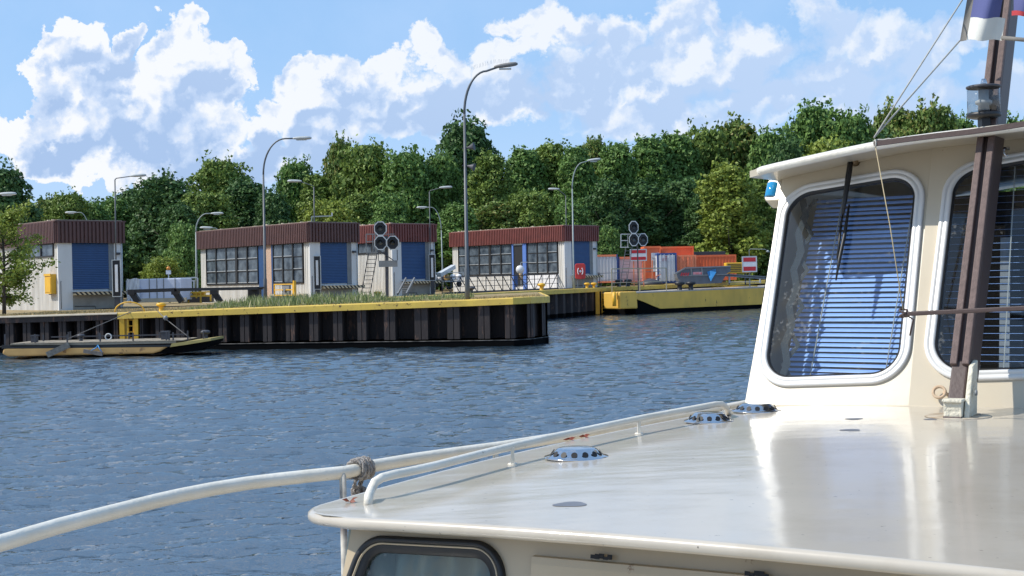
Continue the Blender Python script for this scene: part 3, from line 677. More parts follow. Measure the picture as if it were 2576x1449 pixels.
# ------------------------------------------------------------------ lock houses
PHI = math.atan2(.649, .76)
W, LEN, H = 3.4, 13.4, 4.6
def rib_wall(mb_, p0, axis, L_, z0, z1, pitch, dep, nrm):
    n = int(L_ / pitch); st = L_ / n; p0 = Vector(p0); axis = Vector(axis); nrm = Vector(nrm); prof_ = []
    for i in range(n):
        for f, o in ((0, 0), (.32, 0), (.4, dep), (.92, dep)): prof_.append(((i + f) * st, o))
    prof_.append((L_, 0))
    for (a, oa), (b_, ob) in zip(prof_, prof_[1:]):
        A = p0 + axis * a + nrm * oa; B = p0 + axis * b_ + nrm * ob
        mb_.quad((A.x, A.y, z0), (B.x, B.y, z0), (B.x, B.y, z1), (A.x, A.y, z1))
def house(C, kind, fm, label, w=W):
    e = thing('lock_house', label, 'lock house', C, PHI, 'low flat-roofed houses on the lock')
    zf = 3.42
    # walls
    mb = MB(); mb.box(.05, w, .05, LEN, -.6, H - .25); part('wall_core', mb, M['plast'], e)
    mb = MB()
    if kind == 'A':
        rib_wall(mb, (.04, .0, 0), (0, 1, 0), .62, -.5, zf, .16, -.03, (1, 0, 0)); rib_wall(mb, (.04, 12.62, 0), (0, 1, 0), .78, -.5, zf, .16, -.03, (1, 0, 0))
        rib_wall(mb, (.04, .62, 0), (0, 1, 0), 3.5, -.5, 1.05, .16, -.03, (1, 0, 0)); rib_wall(mb, (.04, 5.85, 0), (0, 1, 0), 6.77, -.5, 1.05, .16, -.03, (1, 0, 0))
    else:
        rib_wall(mb, (.04, 0, 0), (0, 1, 0), LEN, -.5, zf, .16, -.03, (1, 0, 0))
    part('corrugated_wall', mb, M['corr'], e, fix=False)
    # fascia and roof
    mb = MB(); f0 = -.14
    rib_wall(mb, (f0, f0, 0), (0, 1, 0), LEN + .28, zf, H - .06, .20, .075, (-1, 0, 0)); rib_wall(mb, (f0, f0, 0), (1, 0, 0), w + .28, zf, H - .06, .20, .075, (0, -1, 0))
    rib_wall(mb, (w + .14, f0, 0), (0, 1, 0), LEN + .28, zf, H - .06, .22, .045, (1, 0, 0)); rib_wall(mb, (f0, LEN + .14, 0), (1, 0, 0), w + .28, zf, H - .06, .22, .045, (0, 1, 0))
    mb.box(-.10, w + .10, -.10, LEN + .10, zf + .02, H - .1)
    part('roof_band', mb, M[fm], e, fix=False)
    mb = MB(); mb.box(-.20, w + .20, -.20, LEN + .20, H - .07, H); part('roof_edge', mb, M[fm], e)
    mb = MB(); mb.box(-.05, w + .05, -.05, LEN + .05, H, H + .03)
    for k in range(22):
        y = rnd.uniform(.3, LEN - .3); x = rnd.uniform(.1, .7); s = rnd.uniform(.03, .07); mb.box(x - s, x + s, y - s, y + s, H + .03, H + .03 + s * 1.2)
    part('gravel_roof', mb, M['concrete'], e)
    # short face: door
    d0, d1 = w * .215, w * .79
    mb = MB()
    for k in range(26):
        z = 1.0 + k * (zf - 1.0) / 26; hh = (zf - 1.0) / 26
        mb.add([(d0, .0, z), (d1, .0, z), (d1, -.015, z + hh * .35), (d0, -.015, z + hh * .35), (d0, 0, z + hh), (d1, 0, z + hh)], [(0, 1, 2, 3), (3, 2, 5, 4)])
    part('roller_door', mb, M['bdoor'], e, fix=False)
    mb = MB(); mb.box(-.0, d0, -.05, .05, -.5, zf); mb.box(d1 + .3, w + .0, -.05, .05, -.5, zf); part('corner_pier', mb, M['plast'], e)
    mb = MB(); mb.box(d1, d1 + .1, -.02, .05, -.2, zf); mb.box(d1 + .1, d1 + .3, 0.0, .05, -.2, zf); part('door_jamb', mb, M['grey'], e)
    mb = MB(); mb.box(d0, d1 + .3, -.04, .05, -.5, .72); part('plinth', mb, M['base'], e)
    mb = MB(); mb.box(d0, w + .3, -.42, .0, .70, .86); part('loading_sill', mb, M['hazard'], e)
    mb = MB(); mb.box(d0, d1 + .1, -.44, 0.0, .862, .90); part('sill_plate', mb, M['greyl'], e)
    mb = MB(); mb.box(w - .35, w - .15, -.2, -.05, 2.8, 2.92); part('wall_lamp', mb, M['greyd'], e)
    mb = MB(); mb.tube([(w - .02, -.09, .1), (w - .02, -.09, zf)], .03, 6); part('downpipe', mb, M['greyl'], e)
    mb = MB(); mb.tube([(.12, -.07, .0), (.12, -.07, 1.4), (.14, -.07, 1.45)], .014, 5); part('cable', mb, M['greyd'], e)
    mb = MB(); mb.tube([(d0 + .1, -.06, .12), (d1 * .7, -.06, .10), (d1 * .72, -.06, -.05), (w, -.07, -.03)], .018, 5); part('pipe', mb, M['greyd'], e)
    mb = MB(); mb.box(w - .28, w - .2, -.08, -.05, .15, .25); part('socket', mb, M['signb'], e)
    if kind == 'A':
        def win(y0, y1, cols, door_post=None):
            z0, z1 = 1.1, 3.38
            f = MB(); f.box(-.05, .06, y0, y1, z0 - .07, z0); f.box(-.05, .06, y0, y1, z1, z1 + .04); step = (y1 - y0) / cols
            for k in range(cols + 1):
                ww = .12 if k not in (2,) or cols < 4 else .26
                yy = y0 + k * step; f.box(-.055, .06, max(y0, yy - ww / 2), min(y1, yy + ww / 2), z0, z1)
            for r_ in (1, 2):
                zz = z0 + (z1 - z0) * r_ / 3
                for k in range(cols): f.box(-.03, .05, y0 + k * step + .07, y0 + (k + 1) * step - .07, zz - .025, zz + .025)
            o = part('window', f, M['wframe'], e)
            q = MB()
            for k in range(cols):
                for r_ in range(3):
                    a0, a1 = y0 + k * step + .05, y0 + (k + 1) * step - .05; b0 = z0 + (z1 - z0) * r_ / 3 + .03; b1 = z0 + (z1 - z0) * (r_ + 1) / 3 - .03
                    j = [rnd.uniform(-.012, .012) for _ in range(4)]
                    q.quad((.0 + j[0], a0, b0), (j[1], a1, b0), (j[2], a1, b1), (j[3], a0, b1))
            part('panes', q, M['pane'], o, fix=False)
            g = MB()
            for k in range(cols):
                for r_ in range(3):
                    a0 = y0 + k * step + .1; b0 = z0 + (z1 - z0) * r_ / 3 + .05
                    if rnd.random() < .8: g.box(-.035, -.03, a0, a0 + step - .2, b0, b0 + .025)
            part('glazing_bar', g, M['greyl'], o)
        win(.68, 4.1, 3); win(5.9, 12.6, 5)
        if label.startswith('brown'):
            mb = MB(); mb.box(.0, .06, 4.3, 5.05, -.5, zf); part('brick_pier', mb, M['brick'], e)
            mb = MB(); mb.box(-.03, .05, 4.13, 4.3, -.5, zf); mb.box(-.01, .05, 5.05, 5.85, -.5, zf); part('side_door', mb, M['bdoor'], e)
            mb = MB(); mb.box(-.25, .0, .3, 4.2, .30, .42); part('concrete_ledge', mb, M['concrete'], e)
        else:
            mb = MB(); mb.box(-.02, .0, 4.6, 5.7, .2, zf - .1); part('open_doorway', mb, M['dark'], e)
            mb = MB(); mb.box(-.08, .05, 4.2, 4.6, -.4, zf); mb.box(-.08, .05, 5.68, 5.86, -.4, zf); part('door_frame', mb, M['bluel'], e)
            mb = MB(); mb.box(-.05, .05, 4.6, 5.68, zf - .12, zf); part('door_lintel', mb, M['cwhite'], e)
            mb = MB(); rib_wall(mb, (-.01, .62, 0), (0, 1, 0), 3.5, -.5, 1.02, .3, -.02, (1, 0, 0)); part('plinth', mb, M['signw'], e, fix=False)
    else:
        f = MB(); y0, y1 = .5, 5.5
        f.box(-.05, .05, y0, y1, 2.72, 2.80); f.box(-.05, .05, y0, y1, 3.36, 3.42)
        for k in range(4): yy = y0 + k * (y1 - y0) / 3; f.box(-.055, .05, yy - .04, yy + .04, 2.8, 3.36)
        o = part('window', f, M['wframe'], e); q = MB(); q.quad((-.0, y0, 2.8), (0, y1, 2.8), (0, y1, 3.36), (0, y0, 3.36)); part('panes', q, M['pane'], o, fix=False)
    return e
C1 = Vector((-23.5, 70, 1.62)); C2 = Vector((-11.8, 79, 1.68)); C3 = Vector((-7.7, 87, 1.86)); C4 = Vector((3.9, 100, 2.05))
house(C1, 'B', 'fascia', 'dark brown and white lock house behind the young tree, large blue roller door', 3.5)
h2 = house(C2, 'A', 'fascia', 'brown and white lock house with eight window bays and a brick pier', 3.3)
house(C3, 'B', 'fascr', 'red brown and white lock house right behind the octagon signals, white ribbed side wall', 3.4)
h4 = house(C4, 'A', 'fascr', 'red brown lock house with open blue-framed doorway, behind the lattice railing', 3.3)
def hp(C, x, y, z):
    a = Vector((.76, .649, 0)); b_ = Vector((-.649, .76, 0)); return Vector(C) + a * x + b_ * y + Vector((0, 0, z))
# gauge boards with thin lamp masts, in front of each roller door
def gauge(x, ytop, ybot, wpx, D, label, pole_x, pole_top, head_x, bent, plab):
    e = thing('water_gauge', label, 'gauge board', at(x, ybot, D), 0, 'black gauge boards beside the roller doors')
    k = D / F0; A = at(x, ybot, D); B = at(x, ytop, D); hgt = B.z - A.z; hw = wpx * k / 2
    m1 = MB(); m1.box(-hw, hw, -.06, .06, 0, hgt); part('board', m1, M['signb'], e)
    m2 = MB(); t_ = .035
    m2.box(-hw - t_, -hw, -.08, .06, -t_, hgt + t_); m2.box(hw, hw + t_, -.08, .06, -t_, hgt + t_); m2.box(-hw, hw, -.08, .06, hgt, hgt + t_); m2.box(-hw, hw, -.08, .06, -t_, 0); part('rim', m2, M['greyl'], e)
    m3 = MB(); m3.box(-hw * .35, hw * .4, -.1, -.062, hgt * .12, hgt * .88); part('light_tube', m3, M['signw'], e)
    m4 = MB(); zb = zg(A.x) - A.z; m4.box(-hw * .7, hw * .7, -.05, .05, zb - .3, -t_); part('foot', m4, M['greyd'], e)
    # thin mast with lamp: a thing of its own
    P = at(pole_x, ytop + 2, D); T = at(pole_x - (ytop - pole_top) * .012, pole_top, D)
    l = thing('street_lamp', plab, 'street lamp', (P.x, P.y + .12, P.z), 0, 'thin lamps over the roller doors')
    h_ = T.z - P.z; m5 = MB(); m5.tube([(0, 0, -.3), (T.x - P.x, 0, h_)], .035, 6); part('pole', m5, M['lamp'], l)
    hx = (head_x - pole_x) * k; s = 1 if hx > 0 else -1; X0 = T.x - P.x
    m6 = MB(); m6.tube([(X0, 0, h_), (X0 + s * .08, 0, h_ + .08), (X0 + hx - s * .55, 0, h_ + bent), (X0 + hx - s * .4, 0, h_ + bent)], .028, 6); part('arm', m6, M['lamp'], l)
    part('lamp_head', lamp_head(Vector((X0 + hx - s * .7, 0, h_ + bent)), Vector((s, 0, .03)), .85), M['lamphead'], l)
def lamp_head(p, d, L_):
    d = Vector(d).normalized(); side = d.cross(Vector((0, 0, 1))).normalized(); up = side.cross(d); rows = []
    for f, ww, hh in ((0, .05, .05), (.08, .09, .07), (.3, .12, .10), (.7, .14, .11), (.92, .11, .09), (1, .04, .04)):
        c = p + d * L_ * f; rows.append([c + side * math.cos(t_) * ww * L_ + up * (math.sin(t_) * hh * L_ * (1 if math.sin(t_) > 0 else .75)) for t_ in np.linspace(0, 2 * math.pi, 13)[:-1]])
    m_ = MB(); m_.strip(rows, True, True); m_.f.append(tuple(range(12))[::-1]); m_.sm.append(False); m_.f.append(tuple(range(60, 72))); m_.sm.append(False); return m_
gauge(295, 655, 745, 19, 69.6, 'black gauge board right of the large blue door of the leftmost house', 290, 452, 362, .18, 'thin square-bent lamp rising beside the leftmost house, head to the right')
gauge(799, 645, 727, 16, 79.2, 'black gauge board on the corner of the house with the brick pier', 791, 470, 731, .35, 'thin lamp above the corner of the windowed brown house, its head to the left')
gauge(1088, 641, 705, 14, 88.5, 'black gauge board right of the blue door behind the octagon signals', 1082, 482, 1134, .25, 'thin square-bent lamp above the house behind the octagon signals, head to the right')
gauge(1428, 634, 706, 12, 101, 'black gauge board on the house with the open doorway, left of the red box', 1425, 492, 1386, .5, 'thin lamp behind the lamp post at the red box, its head to the left')

# ------------------------------------------------------------------ gooseneck lamps
def gooseneck(xb, yb, D, xt, ytop, head_px, label, mm='lamp', hm='lamphead', r=.075, arch=.22, hl=.8, tilt=.06, group='gooseneck street lamps'):
    P = at(xb, yb, D); k = D / F0; T = at(xt, ytop, D)
    e = thing('street_lamp', label, 'street lamp', P, 0, group)
    Ht = T.z - P.z; reach = (head_px - xt) * k; s = 1 if reach > 0 else -1; dx = T.x - P.x - 0
    zc = Ht * (1 - arch); m1 = MB(); m1.tube([(0, 0, -.3), (0, 0, 1.2), (dx * .15, 0, 1.25), (dx, 0, zc)], [r * 1.25, r * 1.2, r * .95, r * .6], 10); part('pole', m1, M[mm], e)
    cx = abs(reach) - hl - .1; pts = []
    for t_ in np.linspace(0, math.pi / 2, 12): pts.append((dx + s * cx * .75 * (1 - math.cos(t_)), 0, zc + (Ht * arch - cx * tilt) * math.sin(t_)))
    pts.append((dx + s * (cx + .15), 0, Ht)); m2 = MB(); m2.tube(pts, [r * .6] * 6 + [r * .5] * 7, 8); part('arm', m2, M[mm], e)
    part('lamp_head', lamp_head(Vector((dx + s * cx, 0, Ht + .0)), Vector((s, 0, tilt)), hl + .1), M[hm], e)
    g = MB(); g.box(*sorted((dx + s * (cx + .2), dx + s * (cx + hl * .8))), -.07, .07, Ht - .10 * hl - .02, Ht - .06 * hl); part('lens', g, M['lens'], e)
    return e
big = gooseneck(1176, 751, 54.4, 1166, 171, 1303, 'tallest gooseneck lamp post at picture centre, with loudspeakers halfway up', hm='lamphd', r=.085, arch=.2, hl=.86, tilt=.12)
m_ = MB()
for z_, s_ in ((6.05, .2), (5.35, .18)):
    m_.lathe([(.03, 0), (.06, .15), (.14, .32), (.17, .36)], (.05, 0, z_), 10, (1, -.3, .15 if s_ == .2 else -.25)); m_.bar((-.1, 0, z_), (.2, 0, z_), .05)
part('loudspeaker', m_, M['greyd'], big)
m_ = MB()
for k in range(26):
    x = .35 + k * .062; z_ = 9.18 + min(k, 14) * .018 ; m_.bar((x, 0, z_), (x + rnd.uniform(-.04, .04), 0, z_ + .16), .008)
part('bird_spikes', m_, M['greyl'], big)
gooseneck(668, 756, 76, 661, 350, 784, 'gooseneck lamp post in front of the windowed brown house, head to the right', r=.085, hl=.95, tilt=0)
gooseneck(1444, 722, 96, 1438, 405, 1511, 'gooseneck lamp post with a red lifebuoy box at its foot', mm='lampl', r=.07, hl=.85, tilt=.1)
gooseneck(495, 722, 92, 492, 538, 562, 'pale gooseneck lamp between the two brown houses left of centre', mm='lampl', r=.07, hl=.75, tilt=0, arch=.25)
gooseneck(1114, 715, 104, 1109, 521, 1048, 'pale lamp with its head to the left, right of the house behind the signals', mm='lampl', r=.06, hl=.75, tilt=0, arch=.3)
gooseneck(226, 722, 104, 222, 534, 164, 'pale lamp behind the roof of the leftmost house, head to the left', mm='lampl', r=.06, hl=.8, tilt=0, arch=.25)
gooseneck(556, 722, 108, 552, 573, 503, 'pale lamp head showing over the left end of the windowed brown roof', mm='lampl', r=.06, hl=.95, tilt=.03, arch=.15)
gooseneck(-30, 740, 80, -34, 489, 42, 'lamp at the left edge of the picture behind the young tree', mm='lampl', r=.06, hl=.95, tilt=0, arch=.2)
# bracket on the roof of house 2
P = at(784, 558, 80.5); e = thing('roof_bracket', 'white camera bracket on the roof corner above the gauge board of the windowed house', 'bracket', P)
k = 80.5 / F0; m_ = MB(); m_.bar((0, 0, -.1), (0, 0, 13 * k), .06); m_.bar((0, 0, 13 * k), (52 * k, 0, 14 * k), .07); part('arm', m_, M['lampl'], e)
m_ = MB(); m_.box(50 * k, 53 * k, -.05, .05, 14 * k, 22 * k); part('camera', m_, M['greyl'], e)
# ------------------------------------------------------------------ octagon signals
def signal(pxs, rpx, D, ratio, base_y, board, ladder, label, polex):
    k = D / F0; B = at(polex, base_y, D); e = thing('signal_mast', label, 'signal', B)
    m_ = MB(); top = at(polex, min(p[1] for p in pxs) + rpx, D); m_.bar((0, 0, -.3), (0, .18, top.z - B.z), .16 if rpx > 17 else .09); part('pole', m_, M['greyd'], e)
    for (x, y) in pxs:
        c = at(x, y, D - .1) - B
        fr_ = MB(); oc = []
        for q, o in ((1.0, 0), (.86, 0)):
            oc.append([Vector((c.x + math.cos(R(22.5 + 45 * i)) * rpx * k * q * ratio * 1.08, c.y - .06, c.z + math.sin(R(22.5 + 45 * i)) * rpx * k * q * 1.08)) for i in range(8)])
        back = [p + Vector((0, .14, 0)) for p in oc[0]]; inb = [p + Vector((0, .05, 0)) for p in oc[1]]
        fr_.strip([back, oc[0], oc[1], inb], False, True); o1 = part('signal_head', fr_, M['greyl'], e)
        bk = MB(); bk.add(inb, [tuple(range(8))]); part('black_plate', bk, M['signb'], o1)
        hd = MB(); rr = rpx * k * .42
        hd.strip([[Vector((c.x + math.cos(t_) * rr, c.y - .0 - dd, c.z + math.sin(t_) * rr)) for t_ in np.linspace(R(-10), R(190), 12)] for dd in (0, .3)], True); part('hood', hd, M['greyd'], o1, fix=False)
        ln = MB(); ln.lathe([(rr * .8, 0), (rr * .75, .04), (.001, .06)], (c.x, c.y - .01, c.z), 14, (0, -1, 0)); part('lamp_lens', ln, M['pane'], o1)
    if board:
        x0, y0, x1, y1 = board; a, b_ = at(x0, y1, D) - B, at(x1, y0, D) - B
        m_ = MB(); m_.box(a.x, b_.x, a.y - .12, a.y - .06, a.z, b_.z); part('back_plate', m_, M['grey'], e)
        m_ = MB(); tt = at(x0, y0 - 26, D) - B
        for xx in (a.x, b_.x): m_.box(xx - .02, xx + .02, a.y - .1, a.y - .06, b_.z, tt.z)
        m_.bar((a.x, a.y - .08, tt.z), (a.x + .8, a.y - .08, b_.z), .05); part('plate_frame', m_, M['greyd'], e)
    xl0, yl0, xl1, yl1, wl, n_ = ladder
    A, T = at(xl0, yl0, D + .5) - B, at(xl1, yl1, D + .5) - B; m_ = MB(); ww = Vector((wl * k / 2, 0, 0))
    for s_ in (-1, 1): m_.bar(A + ww * s_, T + ww * s_, .045)
    for i in range(n_): q = A + (T - A) * ((i + .5) / n_); m_.bar(q - ww, q + ww, .03)
    part('ladder', m_, M['greyd'] if rpx > 17 else M['grey'], e)
    return e, k, B
e, k, B = signal([(957, 575), (957.5, 611), (988, 611)], 18, 72, .88, 742, (953, 655, 1000, 672), (920, 740, 938, 637, 22, 10), 'large signal of three black octagons in front of the red brown house, with ladder', 974)
m_ = MB()
def pb(x0, y0, x1, y1, w_=.05, D=72.6): m_.bar(at(x0, y0, D) - B, at(x1, y1, D) - B, w_)
pb(921, 589, 921, 610); pb(921, 589, 992, 589); pb(921, 608, 945, 608); pb(944, 560, 946, 636, .08); pb(938, 589, 938, 636); pb(921, 608, 921, 636, .04); pb(921, 636, 950, 636, .08)
part('service_platform', m_, M['grey'], e)
e, k, B = signal([(1594, 572), (1594.5, 603), (1617.5, 603)], 16.2, 101, .74, 722, None, (1567, 722, 1583, 618, 16, 12), 'smaller signal of three black octagons above the red and white board and containers', 1606)
m_ = MB()
def pb(x0, y0, x1, y1, w_=.06, D=101.4): m_.bar(at(x0, y0, D) - B, at(x1, y1, D) - B, w_)
for q in ((1562, 589, 1562, 622), (1579, 589, 1579, 622), (1562, 589, 1612, 589), (1562, 605, 1579, 605), (1560, 622, 1582, 622), (1579, 589, 1579, 620)): pb(*q)
part('service_platform', m_, M['greyl'], e)
# red white red boards
def board(x0, y0, x1, y1, D, label, yb, arm=False, two=False):
    a, b_ = at(x0, y1, D), at(x1, y0, D); B = Vector(((a.x + b_.x) / 2, a.y, zg(a.x) if yb is None else at(x0, yb, D).z)); e = thing('prohibition_sign', label, 'sign', B)
    w_, z0, z1 = (b_.x - a.x) / 2, a.z - B.z, b_.z - B.z; h_ = (z1 - z0)
    m_ = MB(); m_.box(-w_, w_, -.02, .04, z0, z1); part('panel', m_, M['signw'], e)
    m_ = MB(); i = .06 * h_; m_.box(-w_ + i, w_ - i, -.028, -.02, z0 + i, z0 + h_ * .34); m_.box(-w_ + i, w_ - i, -.028, -.02, z0 + h_ * .66, z1 - i); part('red_bar', m_, M['signr'], e)
    m_ = MB(); m_.box(-w_ - .03, -w_, -.03, .05, z0 - .03, z1 + .03); m_.box(w_, w_ + .03, -.03, .05, z0 - .03, z1 + .03); m_.box(-w_, w_, -.03, .05, z1, z1 + .03); m_.box(-w_, w_, -.03, .05, z0 - .03, z0); part('rim', m_, M['greyl'], e)
    m_ = MB()
    for xx in ((-w_ * .6, w_ * .6) if two else (0,)): m_.bar((xx, .08, 0), (xx, .08, z1 if not two else z0 + .2), .09)
    part('post', m_, M['orangel'] if two else M['grey'], e)
    if arm:
        m_ = MB(); m_.tube([(0, .05, z1), (0, .05, z1 + .5), (.1, 0, z1 + .6), (1.2, -.3, z1 + .55), (1.4, -.35, z1 + .4)], .025, 6); m_.lathe([(.05, .1), (.14, 0), (.1, -.08)], (1.42, -.35, z1 + .38), 10); part('sign_lamp', m_, M['lampl'], e)
board(1586, 627, 1626, 656, 103.5, 'red white red prohibition board below the smaller octagon signal', None, two=True)
board(1868, 645, 1903, 684, 108, 'red white red prohibition board with a small arm lamp, beside the wheelhouse', 722, arm=True)
# lifebuoy box on the lamp post
D = 95; P = at(1460, 702, D); e = thing('lifebuoy_box', 'red rounded lifebuoy box at the foot of the lamp post on the far quay', 'lifebuoy box', P); k = D / F0
w_, h_ = 13 * k, 39 * k
def rrect(cs, r, off=0.0, n=8):
    """rounded polygon: convex corners cs (ccw), radius r, grown by off"""
    out = []; m__ = len(cs)
    rs = r if isinstance(r, (list, tuple)) else [r] * m__
    for i in range(m__):
        p = Vector(cs[i]); a = (Vector(cs[i - 1]) - p).normalized(); b_ = (Vector(cs[(i + 1) % m__]) - p).normalized()
        ang = math.acos(max(-1, min(1, a.dot(b_)))); c = p + (a + b_).normalized() * (rs[i] / math.sin(ang / 2))
        na = Vector((a.y, -a.x)); na = na if na.dot(p - c) > 0 else -na; nb = Vector((b_.y, -b_.x)); nb = nb if nb.dot(p - c) > 0 else -nb
        t0 = math.atan2(na.y, na.x); t1 = math.atan2(nb.y, nb.x)
        while t1 < t0 - 1e-6: t1 += 2 * math.pi
        if t1 - t0 > math.pi: t1 -= 2 * math.pi
        for q in range(n + 1):
            t_ = t0 + (t1 - t0) * q / n; out.append(c + Vector((math.cos(t_), math.sin(t_))) * (rs[i] + off))
    return out
rr = rrect([(-w_, 0), (w_, 0), (w_, h_), (-w_, h_)], .16)
m_ = MB(); m_.prism([(p.x, -.12, p.y) for p in rr], (0, .24, 0)); part('box', m_, M['lifer'], e, bevel=.03)
m_ = MB()
for s_ in (-1, 1): m_.tube([(s_ * .07 + s_ * .11 * math.cos(t_), -.135, h_ * .5 + .24 * math.sin(t_)) for t_ in np.linspace(-1.2, 1.2, 9)], .035, 6)
m_.lathe([(.09, 0), (.08, .015), (.001, .02)], (0, -.125, h_ * .5), 14, (0, -1, 0)); part('white_emblem', m_, M['signw'], e)
m_ = MB(); m_.bar((-.2, .06, -.6), (-.2, .06, .2), .06); m_.bar((.2, .06, -.6), (.2, .06, .2), .06); part('leg', m_, M['grey'], e)

# ------------------------------------------------------------------ truss railing on the far quay
def inland(x, off): # point behind the quay edge
    P = qat(x); return P + Vector((-.95, .32, 0)) * off
A, Bp = at(1112, 722, 90), at(1508, 714, 105)
A = Vector((A.x, A.y, zg(A.x))); Bp = Vector((Bp.x, Bp.y, zg(Bp.x)))
e = thing('truss_railing', 'long dark lattice railing in front of the house with the open doorway', 'railing', A)
m_ = MB(); n_ = 20; d = (Bp - A) / n_; hh = Vector((0, 0, 1.12)); V = []
for i in range(n_ + 1):
    p = A + d * i; m_.bar(p, p + hh, .055)
    if i < n_:
        q = A + d * (i + 1)
        if i < n_ * .55: m_.bar(p + hh, q, .045)
        else: m_.bar(p, q + hh, .045)
for z_ in (.08, .45, .80, 1.12): m_.bar(A + Vector((0, 0, z_)), Bp + Vector((0, 0, z_)), .07 if z_ in (.08, 1.12) else .035)
part('lattice', m_, M['greyd'], e, world=True)
m_ = MB(); o = Vector((.35, -.9, 0)); m_.bar(A + o, Bp + o, .25, .14); part('kerb_beam', m_, M['greyd'], e, world=True)
# thin railing further right
A2, B2 = at(1512, 716, 106), at(1762, 708, 112); A2.z = zg(A2.x); B2.z = zg(B2.x)
e = thing('handrail', 'thin grey handrail along the far quay in front of the white containers', 'railing', A2); m_ = MB()
for i in range(9): p = A2 + (B2 - A2) * i / 8; m_.bar(p, p + Vector((0, 0, 1.1)), .04)
for z_ in (.55, 1.1): m_.bar(A2 + Vector((0, 0, z_)), B2 + Vector((0, 0, z_)), .04)
part('rail', m_, M['grey'], e, world=True)
# measuring disc and hose reel things by the doorway
e = thing('round_dial', 'white round disc on a thin post in the open blue doorway', 'dial', at(1311, 722, 97)); k = 97 / F0; m_ = MB(); m_.bar((0, 0, 0), (0, 0, 60 * k), .05); m_.bar((0, 0, 62 * k), (.5, 0, 62 * k), .05); part('post', m_, M['greyl'], e)
m_ = MB(); m_.lathe([(.30, 0), (.30, .05), (.001, .06)], (-.05, -.08, 44 * k), 20, (0, -1, 0)); part('disc', m_, M['signw'], e)
e = thing('pump', 'small blue and beige pump with hose behind the lattice railing', 'pump', at(1306, 722, 98)); m_ = MB(); m_.box(-.35, -.1, -.2, .2, 0, .9); part('housing', m_, M['cblue'], e); m_ = MB(); m_.lathe([(.14, 0), (.17, .15), (.1, .42), (.001, .45)], (.12, 0, .55), 12); part('tank', m_, M['ponty'], e)
m_ = MB(); m_.tube([(.5 + .25 * math.cos(t_), 0, .6 + .35 * math.sin(t_)) for t_ in np.linspace(0, 6, 16)], .03, 6); part('hose', m_, M['greyd'], e)
# conveyor / white pipe and rubble on the inlet
A = at(1104, 692, 93); B_ = at(1141, 671, 95); m_ = MB(); m_.bar(A, B_, .34, .28); solo('white_duct', m_, M['greyl'], 'pale square duct slanting upward beside the house with the open doorway', 'duct')
e = thing('work_cart', 'pale work cart loaded with bags behind the lattice railing, at its left end', 'cart', at(1130, 722, 94)); m_ = MB(); m_.box(-1.2, 1.0, -.4, .4, .35, .45); m_.bar((-1.2, -.4, .45), (-1.2, -.4, 1.0), .05); m_.bar((1, -.4, .45), (1, -.4, 1.0), .05); m_.bar((-1.2, -.4, 1.0), (1, -.4, 1.0), .05); part('frame', m_, M['greyl'], e)
for q in range(5):
    m_ = MB(); x = -1.0 + q * .42; m_.lathe([(.001, 0), (.2, .04), (.24, .2), (.16, .4), (.001, .46)], (x, 0, .45), 9); part('bag', m_, M['signw'] if q != 2 else M['ponty'], e)
m_ = MB()
for xx in (-.9, .7): m_.lathe([(.2, -.08), (.2, .08)], (xx, -.3, .2), 14, (0, 1, 0))
part('wheel', m_, M['black'], e)
# steep metal stair / loading ramp by house 3
A = at(1011, 740, 84); B_ = at(1032, 700, 86); m_ = MB(); side = Vector((.28, -.1, 0))
for s_ in (-1, 1): m_.bar(A + side * s_, B_ + side * s_, .08, .14)
for i in range(7): q = A + (B_ - A) * (i + .5) / 7; m_.bar(q - side, q + side, .16, .03)
solo('metal_stair', m_, M['grey'], 'small steep metal stair leaning at the blue door behind the signals', 'stair')

# ------------------------------------------------------------------ containers
def container(x0, x1, y0, y1, D, depth, m1, label, rz=0.0, ends='ribs', header=None, wall=None):
    """front face given in picture units; box with posts, rails and ribs"""
    a = at(x0, y1, D); b_ = at(x1, y0, D); B = Vector((a.x, a.y, a.z)); w_ = (b_.x - a.x) / math.cos(rz); h_ = b_.z - a.z
    e = thing('shipping_container', label, 'container', B, rz, 'containers behind the far quay'); t_ = .12; wl = wall or m1
    m_ = MB(); m_.box(.10, w_ - .10, .10, depth - .10, .05, h_ - .04); part('body', m_, M[wl], e)
    m_ = MB()
    for xx in (0, w_ - t_):
        for yy in (0, depth - t_): m_.box(xx, xx + t_, yy, yy + t_, 0, h_)
    part('corner_post', m_, M[m1 if m1 != 'cwhite' else 'cblue'] if header else M[m1], e)
    m_ = MB(); m_.box(t_, w_ - t_, 0, t_, h_ - .16, h_); m_.box(t_, w_ - t_, depth - t_, depth, h_ - .16, h_); m_.box(0, t_, t_, depth - t_, h_ - .16, h_); m_.box(w_ - t_, w_, t_, depth - t_, h_ - .16, h_)
    m_.box(t_, w_ - t_, 0, t_, 0, .14); m_.box(0, t_, t_, depth - t_, 0, .14); part('rails', m_, M[header or m1], e)
    m_ = MB()
    if ends == 'ribs': rib_wall(m_, (t_, .02, 0), (1, 0, 0), w_ - 2 * t_, .14, h_ - .16, .26, .04, (0, 1, 0))
    elif ends == 'door':
        for i in range(2):
            q0 = t_ + .03 + i * (w_ / 2 - t_); q1 = q0 + w_ / 2 - t_ - .06; m_.box(q0, q1, -.01, .05, .16, h_ - .18)
            for f in (.25, .7): m_.bar((q0 + (q1 - q0) * f, -.04, .1), (q0 + (q1 - q0) * f, -.04, h_ - .1), .05)
            m_.box(q0, q1, -.03, -.01, h_ * .45, h_ * .48); m_.box(q0, q1, -.03, -.01, h_ * .72, h_ * .75)
    rib_wall(m_, (.02, t_, 0), (0, 1, 0), depth - 2 * t_, .14, h_ - .16, .26, .04, (1, 0, 0))
    part('door_leaves' if ends == 'door' else 'ribbed_side', m_, M[wl], e, fix=False)
    return e, w_, h_
